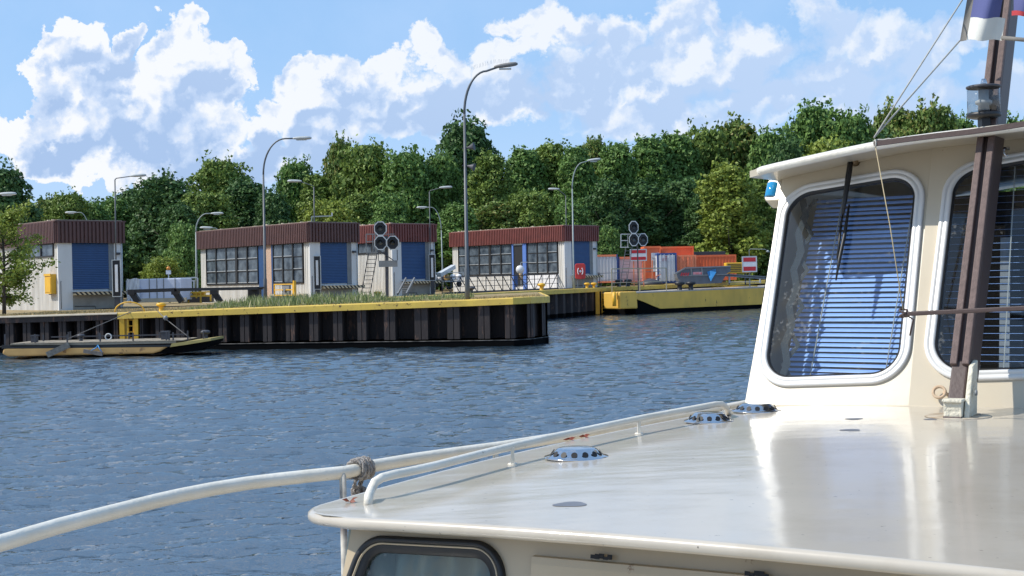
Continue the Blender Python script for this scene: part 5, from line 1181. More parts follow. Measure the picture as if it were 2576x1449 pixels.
TR = [
 (15, 403, 170, 112, 'dark', 'round', 'dark tree at the left edge rising above the lamp behind the young tree'),
 (70, 505, 110, 122, 'yellow', 'round', 'yellow green tree over the left part of the leftmost roof'),
 (128, 488, 90, 128, 'brown', 'round', 'small russet tree just left of the corner of the leftmost roof'),
 (176, 474, 120, 126, 'olive', 'round', 'olive tree over the roof corner of the leftmost house'),
 (238, 498, 110, 130, 'green', 'round', 'green tree just left of the thin lamp on the leftmost house'),
 (300, 486, 130, 134, 'green', 'tall', 'green tree right behind the thin lamp on the leftmost house'),
 (345, 458, 130, 138, 'dark', 'tall', 'dark tree between the leftmost house lamp and the broad dark one'),
 (418, 428, 190, 128, 'dark', 'round', 'broad dark tree filling the gap between the two left houses'),
 (455, 500, 120, 118, 'dark', 'tall', 'dark lower tree left of the pale gooseneck lamp'),
 (412, 650, 95, 90, 'yellow', 'bush', 'low yellow green bush behind the pale tank'),
 (560, 384, 170, 140, 'olive', 'round', 'rounded olive tree just left of the lamp before the windowed house'),
 (520, 470, 150, 126, 'olive', 'round', 'lighter tree over the left end of the windowed brown roof'),
 (465, 560, 100, 108, 'green', 'bush', 'green bush behind the pale gooseneck lamp, left of the windowed house'),
 (625, 438, 150, 132, 'dark', 'tall', 'dark tree directly behind the lamp before the windowed house'),
 (690, 470, 120, 128, 'dark', 'round', 'dark tree just right of the lamp before the windowed house'),
 (752, 388, 125, 140, 'green', 'round', 'bright green tree in the low gap right of the second tallest lamp'),
 (800, 420, 110, 136, 'olive', 'tall', 'olive tree left below the russet topped one'),
 (862, 330, 95, 139, 'brown', 'round', 'russet topped tree at the left shoulder of the central rise'),
 (930, 343, 170, 136, 'olive', 'round', 'wide olive tree right of the russet topped one'),
 (835, 492, 130, 116, 'yellow', 'round', 'yellow green tree behind the roof bracket of the windowed house'),
 (905, 470, 110, 126, 'olive', 'tall', 'olive tree above the right corner of the windowed brown roof'),
 (1030, 362, 170, 132, 'green', 'round', 'fresh green tree left of the dark peak tree'),
 (985, 480, 120, 118, 'green', 'round', 'green tree behind the large octagon signal'),
 (1178, 280, 195, 142, 'dark', 'round', 'tallest dark tree, peaking behind the tallest lamp post'),
 (1110, 372, 130, 134, 'green', 'round', 'green tree just left of the tallest lamp post, below the dark peak'),
 (1060, 560, 110, 118, 'dark', 'tall', 'dark lower tree above the red brown roof behind the signals'),
 (1150, 500, 120, 118, 'green', 'tall', 'green tree in the gap left of the tallest lamp post'),
 (1238, 362, 130, 130, 'olive', 'tall', 'olive tree just right of the tallest lamp post'),
 (1320, 348, 130, 136, 'green', 'tall', 'green tree one third along the wood right of the tallest lamp post'),
 (1392, 334, 140, 138, 'olive', 'tall', 'olive pointed tree above the roof with the open doorway, left of its lamps'),
 (1455, 345, 120, 134, 'green', 'tall', 'green tree right behind the lamp post with the red box'),
 (1500, 322, 90, 141, 'brown', 'tall', 'thin topped russet tree right of the lamp post with the red box'),
 (1560, 335, 130, 138, 'green', 'tall', 'green tree above the smaller octagon signal'),
 (1250, 500, 130, 120, 'brown', 'tall', 'russet tinged tree low behind the roof with the open doorway'),
 (1340, 470, 140, 121, 'olive', 'round', 'olive tree low over the middle of the roof with the open doorway'),
 (1440, 500, 130, 120, 'green', 'round', 'green tree low over the right corner of the roof with the open doorway'),
 (1530, 570, 90, 119, 'green', 'bush', 'light green bush between the red brown house and the smaller signal'),
 (1535, 440, 120, 126, 'dark', 'tall', 'dark tree above the white containers'),
 (1635, 318, 140, 142, 'green', 'tall', 'green tree above the tall orange container'),
 (1625, 450, 150, 130, 'dark', 'tall', 'dark lower tree behind the tall orange container'),
 (1700, 308, 140, 144, 'green', 'tall', 'green tree above the long ribbed orange container'),
 (1720, 440, 150, 132, 'dark', 'round', 'dark lower tree behind the containers at their right half'),
 (1780, 300, 140, 146, 'olive', 'round', 'olive tree left of the russet crown near the wheelhouse'),
 (1860, 284, 170, 148, 'brown', 'round', 'russet crown above the left tip of the wheelhouse roof'),
 (1838, 395, 150, 124, 'yellow', 'tall', 'yellow green tree reaching the ground behind the yellow generator'),
 (1905, 440, 120, 128, 'olive', 'tall', 'olive tree directly left of the wheelhouse window'),
 (1945, 310, 140, 144, 'green', 'round', 'green tree right over the left tip of the wheelhouse roof'),
 (1780, 470, 110, 128, 'dark', 'tall', 'dark tree left of the yellow green one by the generator'),
 (2060, 240, 190, 146, 'green', 'round', 'high green tree over the left third of the wheelhouse roof'),
 (1990, 330, 130, 132, 'dark', 'round', 'dark tree just above the dome on the wheelhouse roof'),
 (2150, 262, 150, 144, 'green', 'round', 'green tree left of where the stays meet the wheelhouse roof'),
 (2090, 330, 160, 130, 'yellow', 'round', 'yellow green tree low over the wheelhouse roof edge'),
 (2250, 246, 150, 146, 'brown', 'round', 'russet tree behind the two stays'),
 (2345, 240, 160, 142, 'brown', 'round', 'russet green tree just left of the mast lamp'),
 (2420, 272, 120, 146, 'green', 'round', 'green tree behind the mast lamp'),
 (2570, 276, 150, 142, 'green', 'round', 'green tree at the right edge behind the mast'),
 (2230, 330, 200, 134, 'dark', 'round', 'dark tree low over the middle of the wheelhouse roof'),
 (2700, 260, 200, 150, 'green', 'round', 'green tree beyond the right edge of the picture'),
 (-90, 430, 180, 120, 'green', 'round', 'green tree beyond the left edge of the picture'),
]
for tr in TR: tree(*tr)
# wood behind, one mass
rng = np.random.default_rng(5); Pw = []; Nw = []
for i in range(70):
    x = -130 + i * 45 + rng.uniform(-15, 15); D = 156 + rng.uniform(-3, 10); sky_y = 500 if x < 700 else (430 if x < 1500 else 380)
    if x > 1950: sky_y = 320
    T = at(x, sky_y + rng.uniform(-15, 25), D); base = at(x, 700, D)
    for k in range(4):
        c = np.array([base.x + rng.uniform(-2, 2), base.y + rng.uniform(-2, 2), 2 + (T.z - 4) * (k + .5) / 4]); d = rng.normal(size=(260, 3)); d /= np.linalg.norm(d, axis=1)[:, None]
        Pw.append(c + d * np.array([3.4, 3, 3.2]) * rng.uniform(.8, 1.1, (260, 1))); Nw.append(d)
Pw = np.concatenate(Pw); Nw = np.concatenate(Nw); V_ = leaf_arrays(Pw, Nw, .75, rng); n = len(Pw)
me = bpy.data.meshes.new('woodland'); me.from_pydata(V_.tolist(), [], [tuple(range(4 * i, 4 * i + 4)) for i in range(n)]); me.materials.append(LEAF['dark']); me.update()
o = bpy.data.objects.new('woodland', me); COL.objects.link(o); tag(o, 'dark mass of wood seen through the gaps between the trees', 'wood', kind='stuff')
# young tree at the left edge, near
B = at(10, 776, 60); B.z = zg(B.x) - .05
e = thing('young_tree', 'young slender tree with loose crown at the left edge, in front of the leftmost house', 'tree', B)
g = random.Random(4); tm = MB(); tm.tube([(0, 0, -.2), (.02, 0, 1.2), (.05, 0, 2.6), (-.05, 0, 4.6)], [.10, .075, .06, .02], 8)
rngy = np.random.default_rng(9); PP = []; NN = []
for i in range(44):
    z = g.uniform(.75, 4.6); a = g.uniform(0, 6.28); l = g.uniform(.8, 2.2) * (1.05 - abs(z - 2.2) / 4.2); dz = g.uniform(.05, .5) * l
    if z < 1.5: dz = -.1 * l
    end = Vector((math.cos(a) * l, math.sin(a) * l, z + dz)); mid = Vector((math.cos(a) * l * .5, math.sin(a) * l * .5, z + dz * .7)); tm.tube([(0, 0, z * .93), mid, end], [.03, .018, .006], 5)
    for f in np.linspace(.35, 1.02, 7):
        q = np.array([0, 0, z * .93]) * (1 - f) + np.array(end) * f; m = 26; PP.append(q + rngy.normal(size=(m, 3)) * np.array([.16, .16, .13])); NN.append(np.tile(np.array([0, -.3, .9]), (m, 1)))
part('trunk', tm, M['bark'], e)
PP = np.concatenate(PP); NN = np.concatenate(NN); V_ = leaf_arrays(PP, NN, .13, rngy, 1.2); me = bpy.data.meshes.new('crown'); me.from_pydata(V_.tolist(), [], [tuple(range(4 * i, 4 * i + 4)) for i in range(len(PP))]); me.materials.append(LEAF['yellow']); me.update()
o = bpy.data.objects.new('crown', me); COL.objects.link(o); o.parent = e
# weeds and grass
M['weed'] = leaf_mat('weed_green', (.09, .13, .035), (.28, .32, .13), (.45, .42, .26)); M['straw'] = leaf_mat('dry_straw', (.20, .15, .06), (.46, .36, .19))
def blades(name, n, pos, hgt, wd, mt, label, cat, seed):
    rg = np.random.default_rng(seed); vs = []; fs = []
    for i in range(n):
        p = pos(rg); h = hgt(rg, p); a = rg.uniform(0, 6.28); lean = rg.uniform(.1, .5) * h; ww = wd * rg.uniform(.6, 1.4); dx, dy = math.cos(a) * ww, math.sin(a) * ww; la_ = rg.uniform(0, 6.28); lx, ly = math.cos(la_) * lean, math.sin(la_) * lean; b = len(vs)
        vs += [(p[0] - dx, p[1] - dy, p[2]), (p[0] + dx, p[1] + dy, p[2]), (p[0] + dx * .8 + lx * .5, p[1] + dy * .8 + ly * .5, p[2] + h * .6), (p[0] + lx, p[1] + ly, p[2] + h)]; fs.append((b, b + 1, b + 2, b + 3))
    me = bpy.data.meshes.new(name); me.from_pydata(vs, [], fs); me.materials.append(mt); me.update(); o = bpy.data.objects.new(name, me); COL.objects.link(o); return tag(o, label, cat, kind='stuff')
def xy_at(px, back): q = copt(px); return q.x + back * 0, q.y + .35 + back
def pos_weed(rg):
    while True:
        px = rg.uniform(380, 1180); back = rg.uniform(0.1, 7)
        dens = .25 + .75 * (math.sin(px * .02) * .25 + .5 + .35 * math.sin(px * .07 + back)); 
        if px < 480: dens *= (px - 380) / 130
        if px > 950: dens *= .55
        if rg.random() < dens:
            x, y = xy_at(px, back); return (x, y, zg(x) - .02, px, back)
def h_weed(rg, p):
    k = min(1, max(.25, (p[3] - 400) / 160)) * (1 if p[3] < 930 else .55); return rg.uniform(.07, .28) * k * (.5 + .2 * min(3.5, p[4])) + (.3 * k if rg.random() < .08 else 0)
blades('weeds', 24000, pos_weed, h_weed, .028, M['weed'], 'green weeds growing on the near quay in front of the windowed house', 'weeds', 1)
def pos_straw(rg):
    px = rg.uniform(-60, 1360); back = rg.uniform(0.05, 9 if px < 420 else 4); x, y = xy_at(px, back); return (x, y, zg(x) - .02, px, back)
blades('dry_grass', 16000, pos_straw, lambda rg, p: rg.uniform(.03, .12), .02, M['straw'], 'short dry straw coloured grass along the near coping', 'grass', 2)
# ------------------------------------------------------------------ the boat in front
TH = R(30); A_ = Vector((math.sin(TH), math.cos(TH), 0)); N_ = Vector((math.cos(TH), -math.sin(TH), 0)); UP = Vector((0, 0, 1))
ZR = 2.10; CB = .035
Mp = onz(2404, 1050, ZR + CB); s0 = Mp.dot(N_)
def st(p): return (p.dot(N_) - s0, p.dot(A_))
def bc(s, t_, z): return N_ * (s + s0) + A_ * t_ + UP * z
SC = .12
def zr(s): return ZR + CB * (1 - min(1.2, ((s - SC) / 1.05) ** 2))
def onroof(x, y):
    z = ZR
    for _ in range(12): p = onz(x, y, z); z = zr(st(p)[0])
    return p
boat = thing('motor_boat', 'cream motor boat in the foreground with glossy cabin roof, wheelhouse and brown mast', 'boat', bc(0, 4, 0), 0)
boat_loc = Vector(boat.location)
left_px = [(861, 1254), (955, 1231), (1097, 1188), (1238, 1153), (1332, 1132), (1473, 1101), (1615, 1073), (1728, 1052), (1860, 1026)]
front_px = [(861, 1301), (1285, 1322), (1521, 1341), (1756, 1358), (1980, 1378), (2194, 1398), (2371, 1416), (2576, 1436)]
LS = [st(onroof(*q)) for q in left_px]; FS = [st(onroof(*q)) for q in front_px]
print('LS', [(round(a, 3), round(b, 3)) for a, b in LS]); print('FS', [(round(a, 3), round(b, 3)) for a, b in FS])
cor = st(onroof(806, 1289)); print('corner', cor)
def interp(tab, x):
    if x <= tab[0][0]: return tab[0][1]
    for (a, va), (b_, vb) in zip(tab, tab[1:]):
        if x <= b_: return va + (vb - va) * (x - a) / (b_ - a)
    return tab[-1][1]
TF = sorted([(s, t_) for s, t_ in FS]); TL = sorted([(t_, s) for s, t_ in LS])
tF = lambda s: interp(TF, s)
t_front0 = TF[0][1]
# smooth the left edge with a quadratic fit
tt = np.array([a for a, b_ in TL]); ss = np.array([b_ for a, b_ in TL]); cf = np.polyfit(tt, ss, 2)
sLf = lambda t_: float(np.polyval(cf, t_))
fs_ = np.array([a for a, b_ in TF]); ft_ = np.array([b_ for a, b_ in TF]); cq = np.polyfit(fs_, ft_, 2); tF = lambda s: float(np.polyval(cq, s))
SR = 1.25; TB = 5.6; RC = .19
sC = sLf(tF(sLf(2.5)))
def outline():
    """roof edge from far left, forward, round the corner, across the front to starboard"""
    pts = []
    tc_ = tF(sC)
    for t_ in np.linspace(TB, tc_ + RC, 30): pts.append((sLf(t_), t_))
    for a in np.linspace(0, math.pi / 2, 9)[1:-1]: pts.append((sLf(tc_ + RC) + RC * (1 - math.cos(a)), tc_ + RC - RC * math.sin(a)))
    for s in np.linspace(sC + RC, SR, 40): pts.append((s, tF(s)))
    return pts
OUT = outline()
# roof skin: rows across
m_ = MB(); rows = []
for f in [0, .004, .01, .02, .04, .07, .11, .16, .22, .3, .38, .46, .55, .64, .73, .82, .91, 1]:
    row = []
    for j in range(41):
        u = j / 40; t0 = None
        s = sC * (1 - u) + SR * u; tf = tF(s); t_ = tf + (TB - tf) * f
        sl = sLf(t_)
        dt = t_ - tF(sC)
        if dt < RC: sl = sLf(tF(sC) + RC) + RC - math.sqrt(max(0, RC * RC - (RC - dt) ** 2))
        s2 = sl * (1 - u) + SR * u
        t2 = tF(s2) * (1 - f) + TB * f
        row.append(bc(s2, t2, zr(s2)))
    rows.append(row)
m_.strip(rows, True); part('cabin_roof', m_, M['roof'], boat, world=True)
m_ = MB(); m_.tube([bc(s, t_, zr(s) - .0125) for s, t_ in OUT], .0135, 12); rim = part('roof_rim', m_, M['roof'], boat, world=True)
m_ = MB(); rows = []
ins = .05
io = []
for s, t_ in OUT: io.append((s, t_))
# cabin front wall, set back and raked
RK = .25
def frontp(s, z, back=.045): return bc(s, tF(s) + back - (2.09 - z) * RK * 1.0, z)
sW0 = sC + .045
m_ = MB(); rows = []
import bmesh
class Plane:
    def __init__(s, P, e1, U):
        s.P = Vector(P); s.e1 = Vector(e1).normalized(); U = Vector(U); s.e2 = (U - s.e1 * U.dot(s.e1)).normalized(); s.n = s.e1.cross(s.e2)
        if s.n.dot(CAM - s.P) < 0: s.n = -s.n
    def px(s, x, y, off=0): 
        p = onplane(x, y, s.P + s.n * off, s.n) - s.P; return Vector((p.dot(s.e1), p.dot(s.e2)))
    def w(s, q, off=0): return s.P + s.e1 * q[0] + s.e2 * q[1] + s.n * off
def ccw(pts):
    a = sum(pts[i][0] * pts[(i + 1) % len(pts)][1] - pts[(i + 1) % len(pts)][0] * pts[i][1] for i in range(len(pts))); return pts if a > 0 else pts[::-1]
def holed(pl, outer, hole, off=0):
    b = bmesh.new(); ed = []
    for loop in (outer, hole):
        vs = [b.verts.new(pl.w(q, off)) for q in loop]; ed += [b.edges.new((vs[i], vs[(i + 1) % len(vs)])) for i in range(len(vs))]
    bmesh.ops.triangle_fill(b, use_beauty=True, use_dissolve=False, edges=ed); b.verts.index_update()
    m_ = MB(); m_.add([v.co.copy() for v in b.verts], [tuple(v.index for v in f.verts) for f in b.faces]); b.free(); return m_
def ring(pl, corners, r, prof, n=14):
    rows = [[pl.w(q, h) for q in rrect(corners, r, o, n)] for o, h in prof]; m_ = MB(); m_.strip(list(rows), True, True); return m_
def disc(pl, corners, r, off, n=14):
    m_ = MB(); m_.add([pl.w(q, off) for q in rrect(corners, r, 0, n)], [tuple(range(4 * (n + 1)))]); return m_
# ---- cabin front
d0 = bc(SR, tF(SR), 0) - bc(sC, tF(sC), 0)
PF = Plane(bc(sC, tF(sC) + .05, 2.085), d0, UP + A_ * RK)
tl = PF.px(886, 1322); bl_ = PF.px(862, 1449); L0 = tl[0]
kk = (bl_[0] - tl[0]) / (bl_[1] - tl[1])
outer = ccw([Vector((tl[0], 0)), Vector((tl[0] + kk * -1.0, -1.0)), Vector((2.6, -1.0)), Vector((2.6, 0.0))])
cw = ccw([PF.px(926, 1367), PF.px(1246, 1384), PF.px(1275, 1640), PF.px(835, 1610)])
part('cabin_front', holed(PF, outer, rrect(cw, .062, .0, 14)), M['creamtan'], boat, world=True, fix=False)
m_ = MB()   # left cabin side
a0, a1 = PF.w((tl[0], 0)), PF.w((tl[0] + kk * -1.0, -1.0)); m_.quad(a0, a0 + A_ * 3, a1 + A_ * 3, a1); part('cabin_side', m_, M['creamtan'], boat, world=True, fix=False)
win = part('cabin_window', ring(PF, cw, .062, [(.018, 0), (.018, .008), (.013, .012), (.006, .012), (.004, .006), (0, .004), (-.016, .004), (-.018, -.004)]), M['black'], boat, world=True, fix=False)
part('inner_frame', ring(PF, cw, .062, [(.0035, .008), (.0025, .010), (.0005, .010), (-.0005, .0055)]), M['creamtan'], win, world=True, fix=False)
part('pane', disc(PF, cw, .062, -.006), M['glassc'], win, world=True, fix=False)
m_ = MB(); rows = []
xs_ = np.linspace(min(q[0] for q in cw) - .03, max(q[0] for q in cw) + .03, 70)
for z_ in (.03, -.3, -.6): rows.append([PF.w((x, z_ - .02), -.05 - .012 * math.sin(x * 95 + z_ * 2) - .006 * math.sin(x * 37)) for x in xs_])
m_.strip(rows, True); part('curtain', m_, M['curtain'], win, world=True, fix=False)
m_ = MB(); m_.bar(PF.w((cw[0][0] + .06, -.05), -.04), PF.w((cw[0][0] + .38, -.04), -.04), .005); part('curtain_rail', m_, M['signw'], win, world=True)
# moulding with drain holes
p0, p1 = PF.px(1346, 1396), PF.px(1980, 1452); dr = (p1 - p0).normalized(); pe = p0 + dr * 1.4
dz = Vector((0, -.018))
m_ = MB(); m_.add([PF.w(p0, .001), PF.w(pe, .001), PF.w(pe + dz * .2, .012), PF.w(p0 + dz * .2, .012), PF.w(pe + dz, .012), PF.w(p0 + dz, .012), PF.w(pe + dz * 6, .001), PF.w(p0 + dz * 6, .001)], [(0, 1, 2, 3), (3, 2, 4, 5), (5, 4, 6, 7)]); part('moulding', m_, M['creamtan'], boat, world=True, fix=False)
m_ = MB()
for x in (1522, 1912):
    q = PF.px(x, 1402 if x < 1600 else 1446)
    for i in range(5): c = q + Vector((-.02 + i * .009, rnd.uniform(-.002, .002))); m_.obox(PF.w(c, .012), PF.e1 * .005, PF.e2 * rnd.uniform(.003, .005), PF.n * .001)
part('rusted_slot', m_, M['hole'], boat, world=True)
# ---- hull and side deck, low
hl = MB(); rows = []
def side_s(t_): return -1.42 if t_ > 3.3 else -1.42 + .055 * (3.3 - t_) ** 1.7
for z, k in ((1.12, 1.0), (.95, 1.02), (.4, .97), (-.3, .85)):
    row = []
    for t_ in np.linspace(1.2, 12, 20): row.append(bc(.1 + (side_s(t_) - .1) * k, t_, z))
    for t_ in np.linspace(12, 1.2, 20): row.append(bc(.1 - (side_s(t_) - .1) * k, t_, z))
    rows.append(row)
hl.strip(rows, True, True); hl.f.append(tuple(range(40))); hl.sm.append(False); part('hull', hl, M['bluehull'], boat, world=True)
# ---- wheelhouse
Pa, Pb = onroof(1872, 1021), onroof(2285, 1022)
Pc = onroof(2576, 1018)
print('Pa', st(Pa), 'Pb', st(Pb), 'Pc', st(Pc))
dB = (Pc - Pb); dB.z = 0; dB.normalize(); dBn = (dB + N_ * 1.0).normalized()
pt_ = onplane(2345, 400, Pb, N_); rk = (pt_ - Pb).dot(A_) / (pt_.z - Pb.z); pt2 = onplane(1968, 443, Pa, N_); rka = (pt2 - Pa).dot(A_) / (pt2.z - Pa.z); print('rake', rk, rka)
rk = min(.6, max(.2, rk)); UR = UP + A_ * rk
ang = lambda d: Vector((math.cos(R(d)), math.sin(R(d)), 0))
PAt = Plane(Pb, ang(-38), UR); Pa = onplane(1872, 1021, Pb, PAt.n); dA = Pb - Pa; dBn = ang(-28)
PA = Plane(Pa, Vector((dA.x, dA.y, 0)), UR); PB = Plane(Pb, Vector((dBn.x, dBn.y, 0)), UR)
print('facet angles', math.degrees(math.atan2(dA.y, dA.x)), math.degrees(math.atan2(dBn.y, dBn.x)))
ytop = lambda x: 425 - (x - 1885) * .20 if x < 2300 else 342 - (x - 2300) * .13
oa = ccw([PA.px(x, y) for x, y in ((1870, 1035), (1895, 898), (1920, 755), (1945, 598), (1968, 445), (1975, 436), (2100, 412), (2200, 388), (2346, 362))] + [PA.px(2345, 400)] + [Vector(((Pb - Pa).dot(PA.e1), (Pb - Pa).dot(PA.e2) - .03))])
cA = ccw([PA.px(1986, 492), PA.px(2310, 438), PA.px(2262, 942), PA.px(1922, 954)])
part('wheelhouse_panel', holed(PA, oa, rrect(cA, .105, .006, 16)), M['cream'], boat, world=True, fix=False)
bt = PB.px(2346, 362); b0 = Vector((0, -.03))
wB = 1.05
ob = ccw([b0, Vector((bt[0] * 0 + bt[0], bt[1])), PB.px(2576, 335), Vector((wB, PB.px(2576, 330)[1] + .03)), Vector((wB, -.05))])
tlb, blb = PB.px(2402, 436), PB.px(2343, 938); trb = PB.px(2576, 405); brb = PB.px(2576, 931)
cB = ccw([tlb, tlb + (trb - tlb).normalized() * .70, blb + (brb - blb).normalized() * .74, blb])
part('wheelhouse_panel', holed(PB, ob, rrect(cB, .11, .006, 16)), M['cream'], boat, world=True, fix=False)
pa_top = PA.w(PA.px(1968, 440)); m_ = MB(); m_.quad(Pa - UP * .03, Pa + A_ * 2.6 - UP * .03, pa_top + A_ * 2.4, pa_top); part('wheelhouse_side', m_, M['cream'], boat, world=True, fix=False)
m_ = MB(); Pe = PB.w((wB, 0)); Pet = PB.w((wB, bt[1])); m2 = MB(); m2.quad(Pe - UP * .03, Pe + A_ * 2.6 - UP * .03, Pet + A_ * 2.4, Pet); part('wheelhouse_side', m2, M['cream'], boat, world=True, fix=False); m_.quad(Pa + A_ * 2.55 - UP * .4, Pe + A_ * 2.6 - UP * .4, Pet + A_ * 2.4, pa_top + A_ * 2.4); part('wheelhouse_back', m_, M['dark'], boat, world=True, fix=False)
m_ = MB(); m_.quad(Pa + A_ * .05, Pe + A_ * .05, Pe + A_ * 2.5, Pa + A_ * 2.5); part('dashboard', m_, M['dark'], boat, world=True, fix=False)
FP = [(.036, 0), (.036, .009), (.032, .013), (.022, .014), (.019, .010), (.016, .010), (.013, .014), (.004, .014), (0, .011), (-.003, .002), (-.003, -.012)]
def wwin(pl, c, r, nm):
    fr_ = part('windscreen', ring(pl, c, r, FP), M['whiteframe'], boat, world=True, fix=False)
    part('rubber_seal', ring(pl, c, r, [(-.002, .008), (-.009, .006), (-.010, -.01)]), M['black'], fr_, world=True, fix=False)
    part('pane', disc(pl, c, r, .001), M['glass'], fr_, world=True, fix=False)
    xs = [q[0] for q in c]; ys = [q[1] for q in c]; x0, x1, y0, y1 = min(xs), max(xs), min(ys), max(ys)
    return fr_, x0, x1, y0, y1
def blinds(pl, fr_, x0, x1, y0, y1, pitch, sw, tilt, depth=.05, xl=None):
    m_ = MB(); k = int((y1 - y0) / pitch)
    for i in range(k):
        y = y0 + .01 + i * pitch; jit = rnd.uniform(-.0015, .0015); xa = x0 if xl is None else xl(y)
        up = (pl.e2 * math.cos(tilt) - pl.n * math.sin(tilt)) * sw / 2
        A, Bq = pl.w((xa, y + jit), -depth), pl.w((x1, y + jit + rnd.uniform(-.002, .002)), -depth); bow = pl.n * .002
        m_.add([A - up, Bq - up, Bq + bow, A + bow, Bq + up, A + up], [(0, 1, 2, 3), (3, 2, 4, 5)], True)
    part('blind_slats', m_, M['blind'], fr_, world=True, fix=False)
    m_ = MB()
    for f in (.30, .82): x = x0 + (x1 - x0) * f; m_.bar(pl.w((x, y0), -depth + .012), pl.w((x + .004, y1), -depth + .012), .0035)
    part('blind_cords', m_, M['ropel'], fr_, world=True)
frA, x0, x1, y0, y1 = wwin(PA, cA, .105, 'A')
blinds(PA, frA, x0, x1, y0, y1, .0210, .0170, R(22), depth=.13, xl=lambda y: x0 + .06)
m_ = MB()        # folded side curtain strips at the left of the pane
lft = PA.px(1925, 954); lt2 = PA.px(1986, 492); dd = lt2 - lft
for i in range(5):
    f0, f1 = i * .2, i * .2 + .2; q0 = lft + dd * f0; q1 = lft + dd * f1; mid = (q0 + q1) / 2 + Vector((.05, 0)); wv = Vector((.03, 0))
    m_.quad(PA.w(q0 + wv, -.03), PA.w(q0 + wv * 2, -.03), PA.w(mid + wv, -.035), PA.w(mid, -.035)); m_.quad(PA.w(mid, -.035), PA.w(mid + wv, -.035), PA.w(q1 + wv * 2, -.03), PA.w(q1 + wv, -.03))
    nq = Vector((.11, 0)); m2_ = (q0 + q1) / 2 + Vector((.035, 0)); wv2 = Vector((.02, 0)); m_.quad(PA.w(q0 + nq * .8, -.04), PA.w(q0 + nq * .8 + wv2, -.04), PA.w(m2_ + wv2, -.045), PA.w(m2_, -.045)); m_.quad(PA.w(m2_, -.045), PA.w(m2_ + wv2, -.045), PA.w(q1 + nq * .8 + wv2, -.04), PA.w(q1 + nq * .8, -.04))
part('side_curtain', m_, M['curt2'], frA, world=True, fix=False)
frB, x0, x1, y0, y1 = wwin(PB, cB, .11, 'B'); blinds(PB, frB, x0 + .02, x1, y0, y1, .0275, .008, R(60))
m_ = MB(); q = PB.px(2500, 930); q2 = PB.px(2505, 560); m_.quad(PB.w(q, -.12), PB.w(q + Vector((.035, 0)), -.12), PB.w(q2 + Vector((.035, 0)), -.12), PB.w(q2, -.12)); part('inside_post', m_, M['grey'], frB, world=True, fix=False)
# roof visor
zv = pa_top.z + .012; print('zv', zv)
vis_px = [(1886, 424), (1915, 415), (1950, 407), (2000, 396), (2050, 385), (2120, 369), (2200, 352), (2280, 339), (2350, 330), (2460, 317), (2576, 304)]
def visp(x, y, o=.29):
    pl = PA if x < 2330 else PB; return onplane(x, y, pl.P + pl.n * o + UP * 0, pl.n)
VP_ = [visp(x, y + 6) for x, y in vis_px]
for (x, y), p in zip(vis_px, VP_): pass
print('visor', [tuple(round(c, 2) for c in p) for p in (VP_[0], VP_[6], VP_[-1])])
# smooth across the two planes
sm = [VP_[0]] + [(VP_[i - 1] + VP_[i] * 2 + VP_[i + 1]) / 4 for i in range(1, len(VP_) - 1)] + [VP_[-1]]
dirv = (sm[-1] - sm[-2]).normalized(); sm.append(sm[-1] + dirv * .9)
zt = sm
m_ = MB(); rows = [[p + UP * .000 for p in sm], [p + A_ * .35 + UP * .02 for p in sm], [p + A_ * 3.0 + UP * .03 for p in sm]]
low = [[p - UP * .026 for p in sm], [p + A_ * .22 - UP * .022 + UP * .0 for p in sm], [p + A_ * 2.9 - UP * .02 for p in sm]]
m_.strip(rows, True); m_.strip([sm, low[0]], False); m_.strip(low, True); m_.strip([[rows[i][0] for i in range(3)], [low[i][0] for i in range(3)]], False)
part('wheelhouse_roof', m_, M['cream'], boat, world=True, fix=False)
m_ = MB(); m_.tube([sm[0] + A_ * 2.9 + UP * .01, sm[0] + A_ * .12, sm[0] + A_ * .04 + (sm[1] - sm[0]) * .15 - UP * .012] + [p - UP * .012 for p in sm[1:]], .0165, 10); part('visor_rim', m_, M['railw'], boat, world=True)
# filler between wall top and the underside
m_ = MB(); tp = [PA.w(PA.px(x, y + 2)) for x, y in ((1968, 445), (1975, 438), (2100, 414), (2200, 390), (2346, 365))] + [PB.w(PB.px(2576, 337)), PB.w((wB, PB.px(2576, 330)[1]))]
m_.strip([tp, [sm[i] - UP * .024 for i in (1, 3, 5, 6, 8, 10, 11)]], True); part('soffit', m_, M['cream'], boat, world=True, fix=False)
# navigation light
c = PA.w(PA.px(1952, 470), -.09); e_ = (UR).normalized()
m_ = MB(); rr_ = rrect([(-.055, -.052), (.045, -.052), (.045, .052), (-.055, .052)], .02)
W2 = PA.e1; m_.prism([c + W2 * p.x + PA.e2 * p.y for p in rr_], PA.n * .07); part('light_housing', m_, M['cream'], boat, world=True, bevel=.006)
nl = MB(); cc_ = c + PA.n * .052 - W2 * .030
nl.lathe([(.028, -.032), (.030, -.030), (.030, .030), (.028, .032)], cc_, 18, PA.e2); gm, gt, gb = nt('blue_green_lens'); gb.inputs['Base Color'].default_value = (.005, .22, .46, 1); gb.inputs['Roughness'].default_value = .08; gb.inputs['Coat Weight'].default_value = 1
part('starboard_lens', nl, gm, boat, world=True)
# domes on the wheelhouse roof
for x, y, r_, h_ in ((1962, 405, .042, .03),):
    p = onplane(x, y, Pa + A_ * 1.0, PA.n); m_ = MB(); m_.lathe([(r_, 0), (r_ * .95, h_ * .5), (r_ * .6, h_ * .95), (.001, h_ * 1.1)], sm[1] + A_ * .28 + N_ * .08 + UP * .012, 18); part('roof_dome', m_, M['chrome'], boat, world=True)
m_ = MB(); m_.lathe([(.07, 0), (.05, .02), (.001, .028)], sm[3] + A_ * .3 + N_ * .07 + UP * .012, 18); part('roof_dome', m_, M['railw'], boat, world=True)
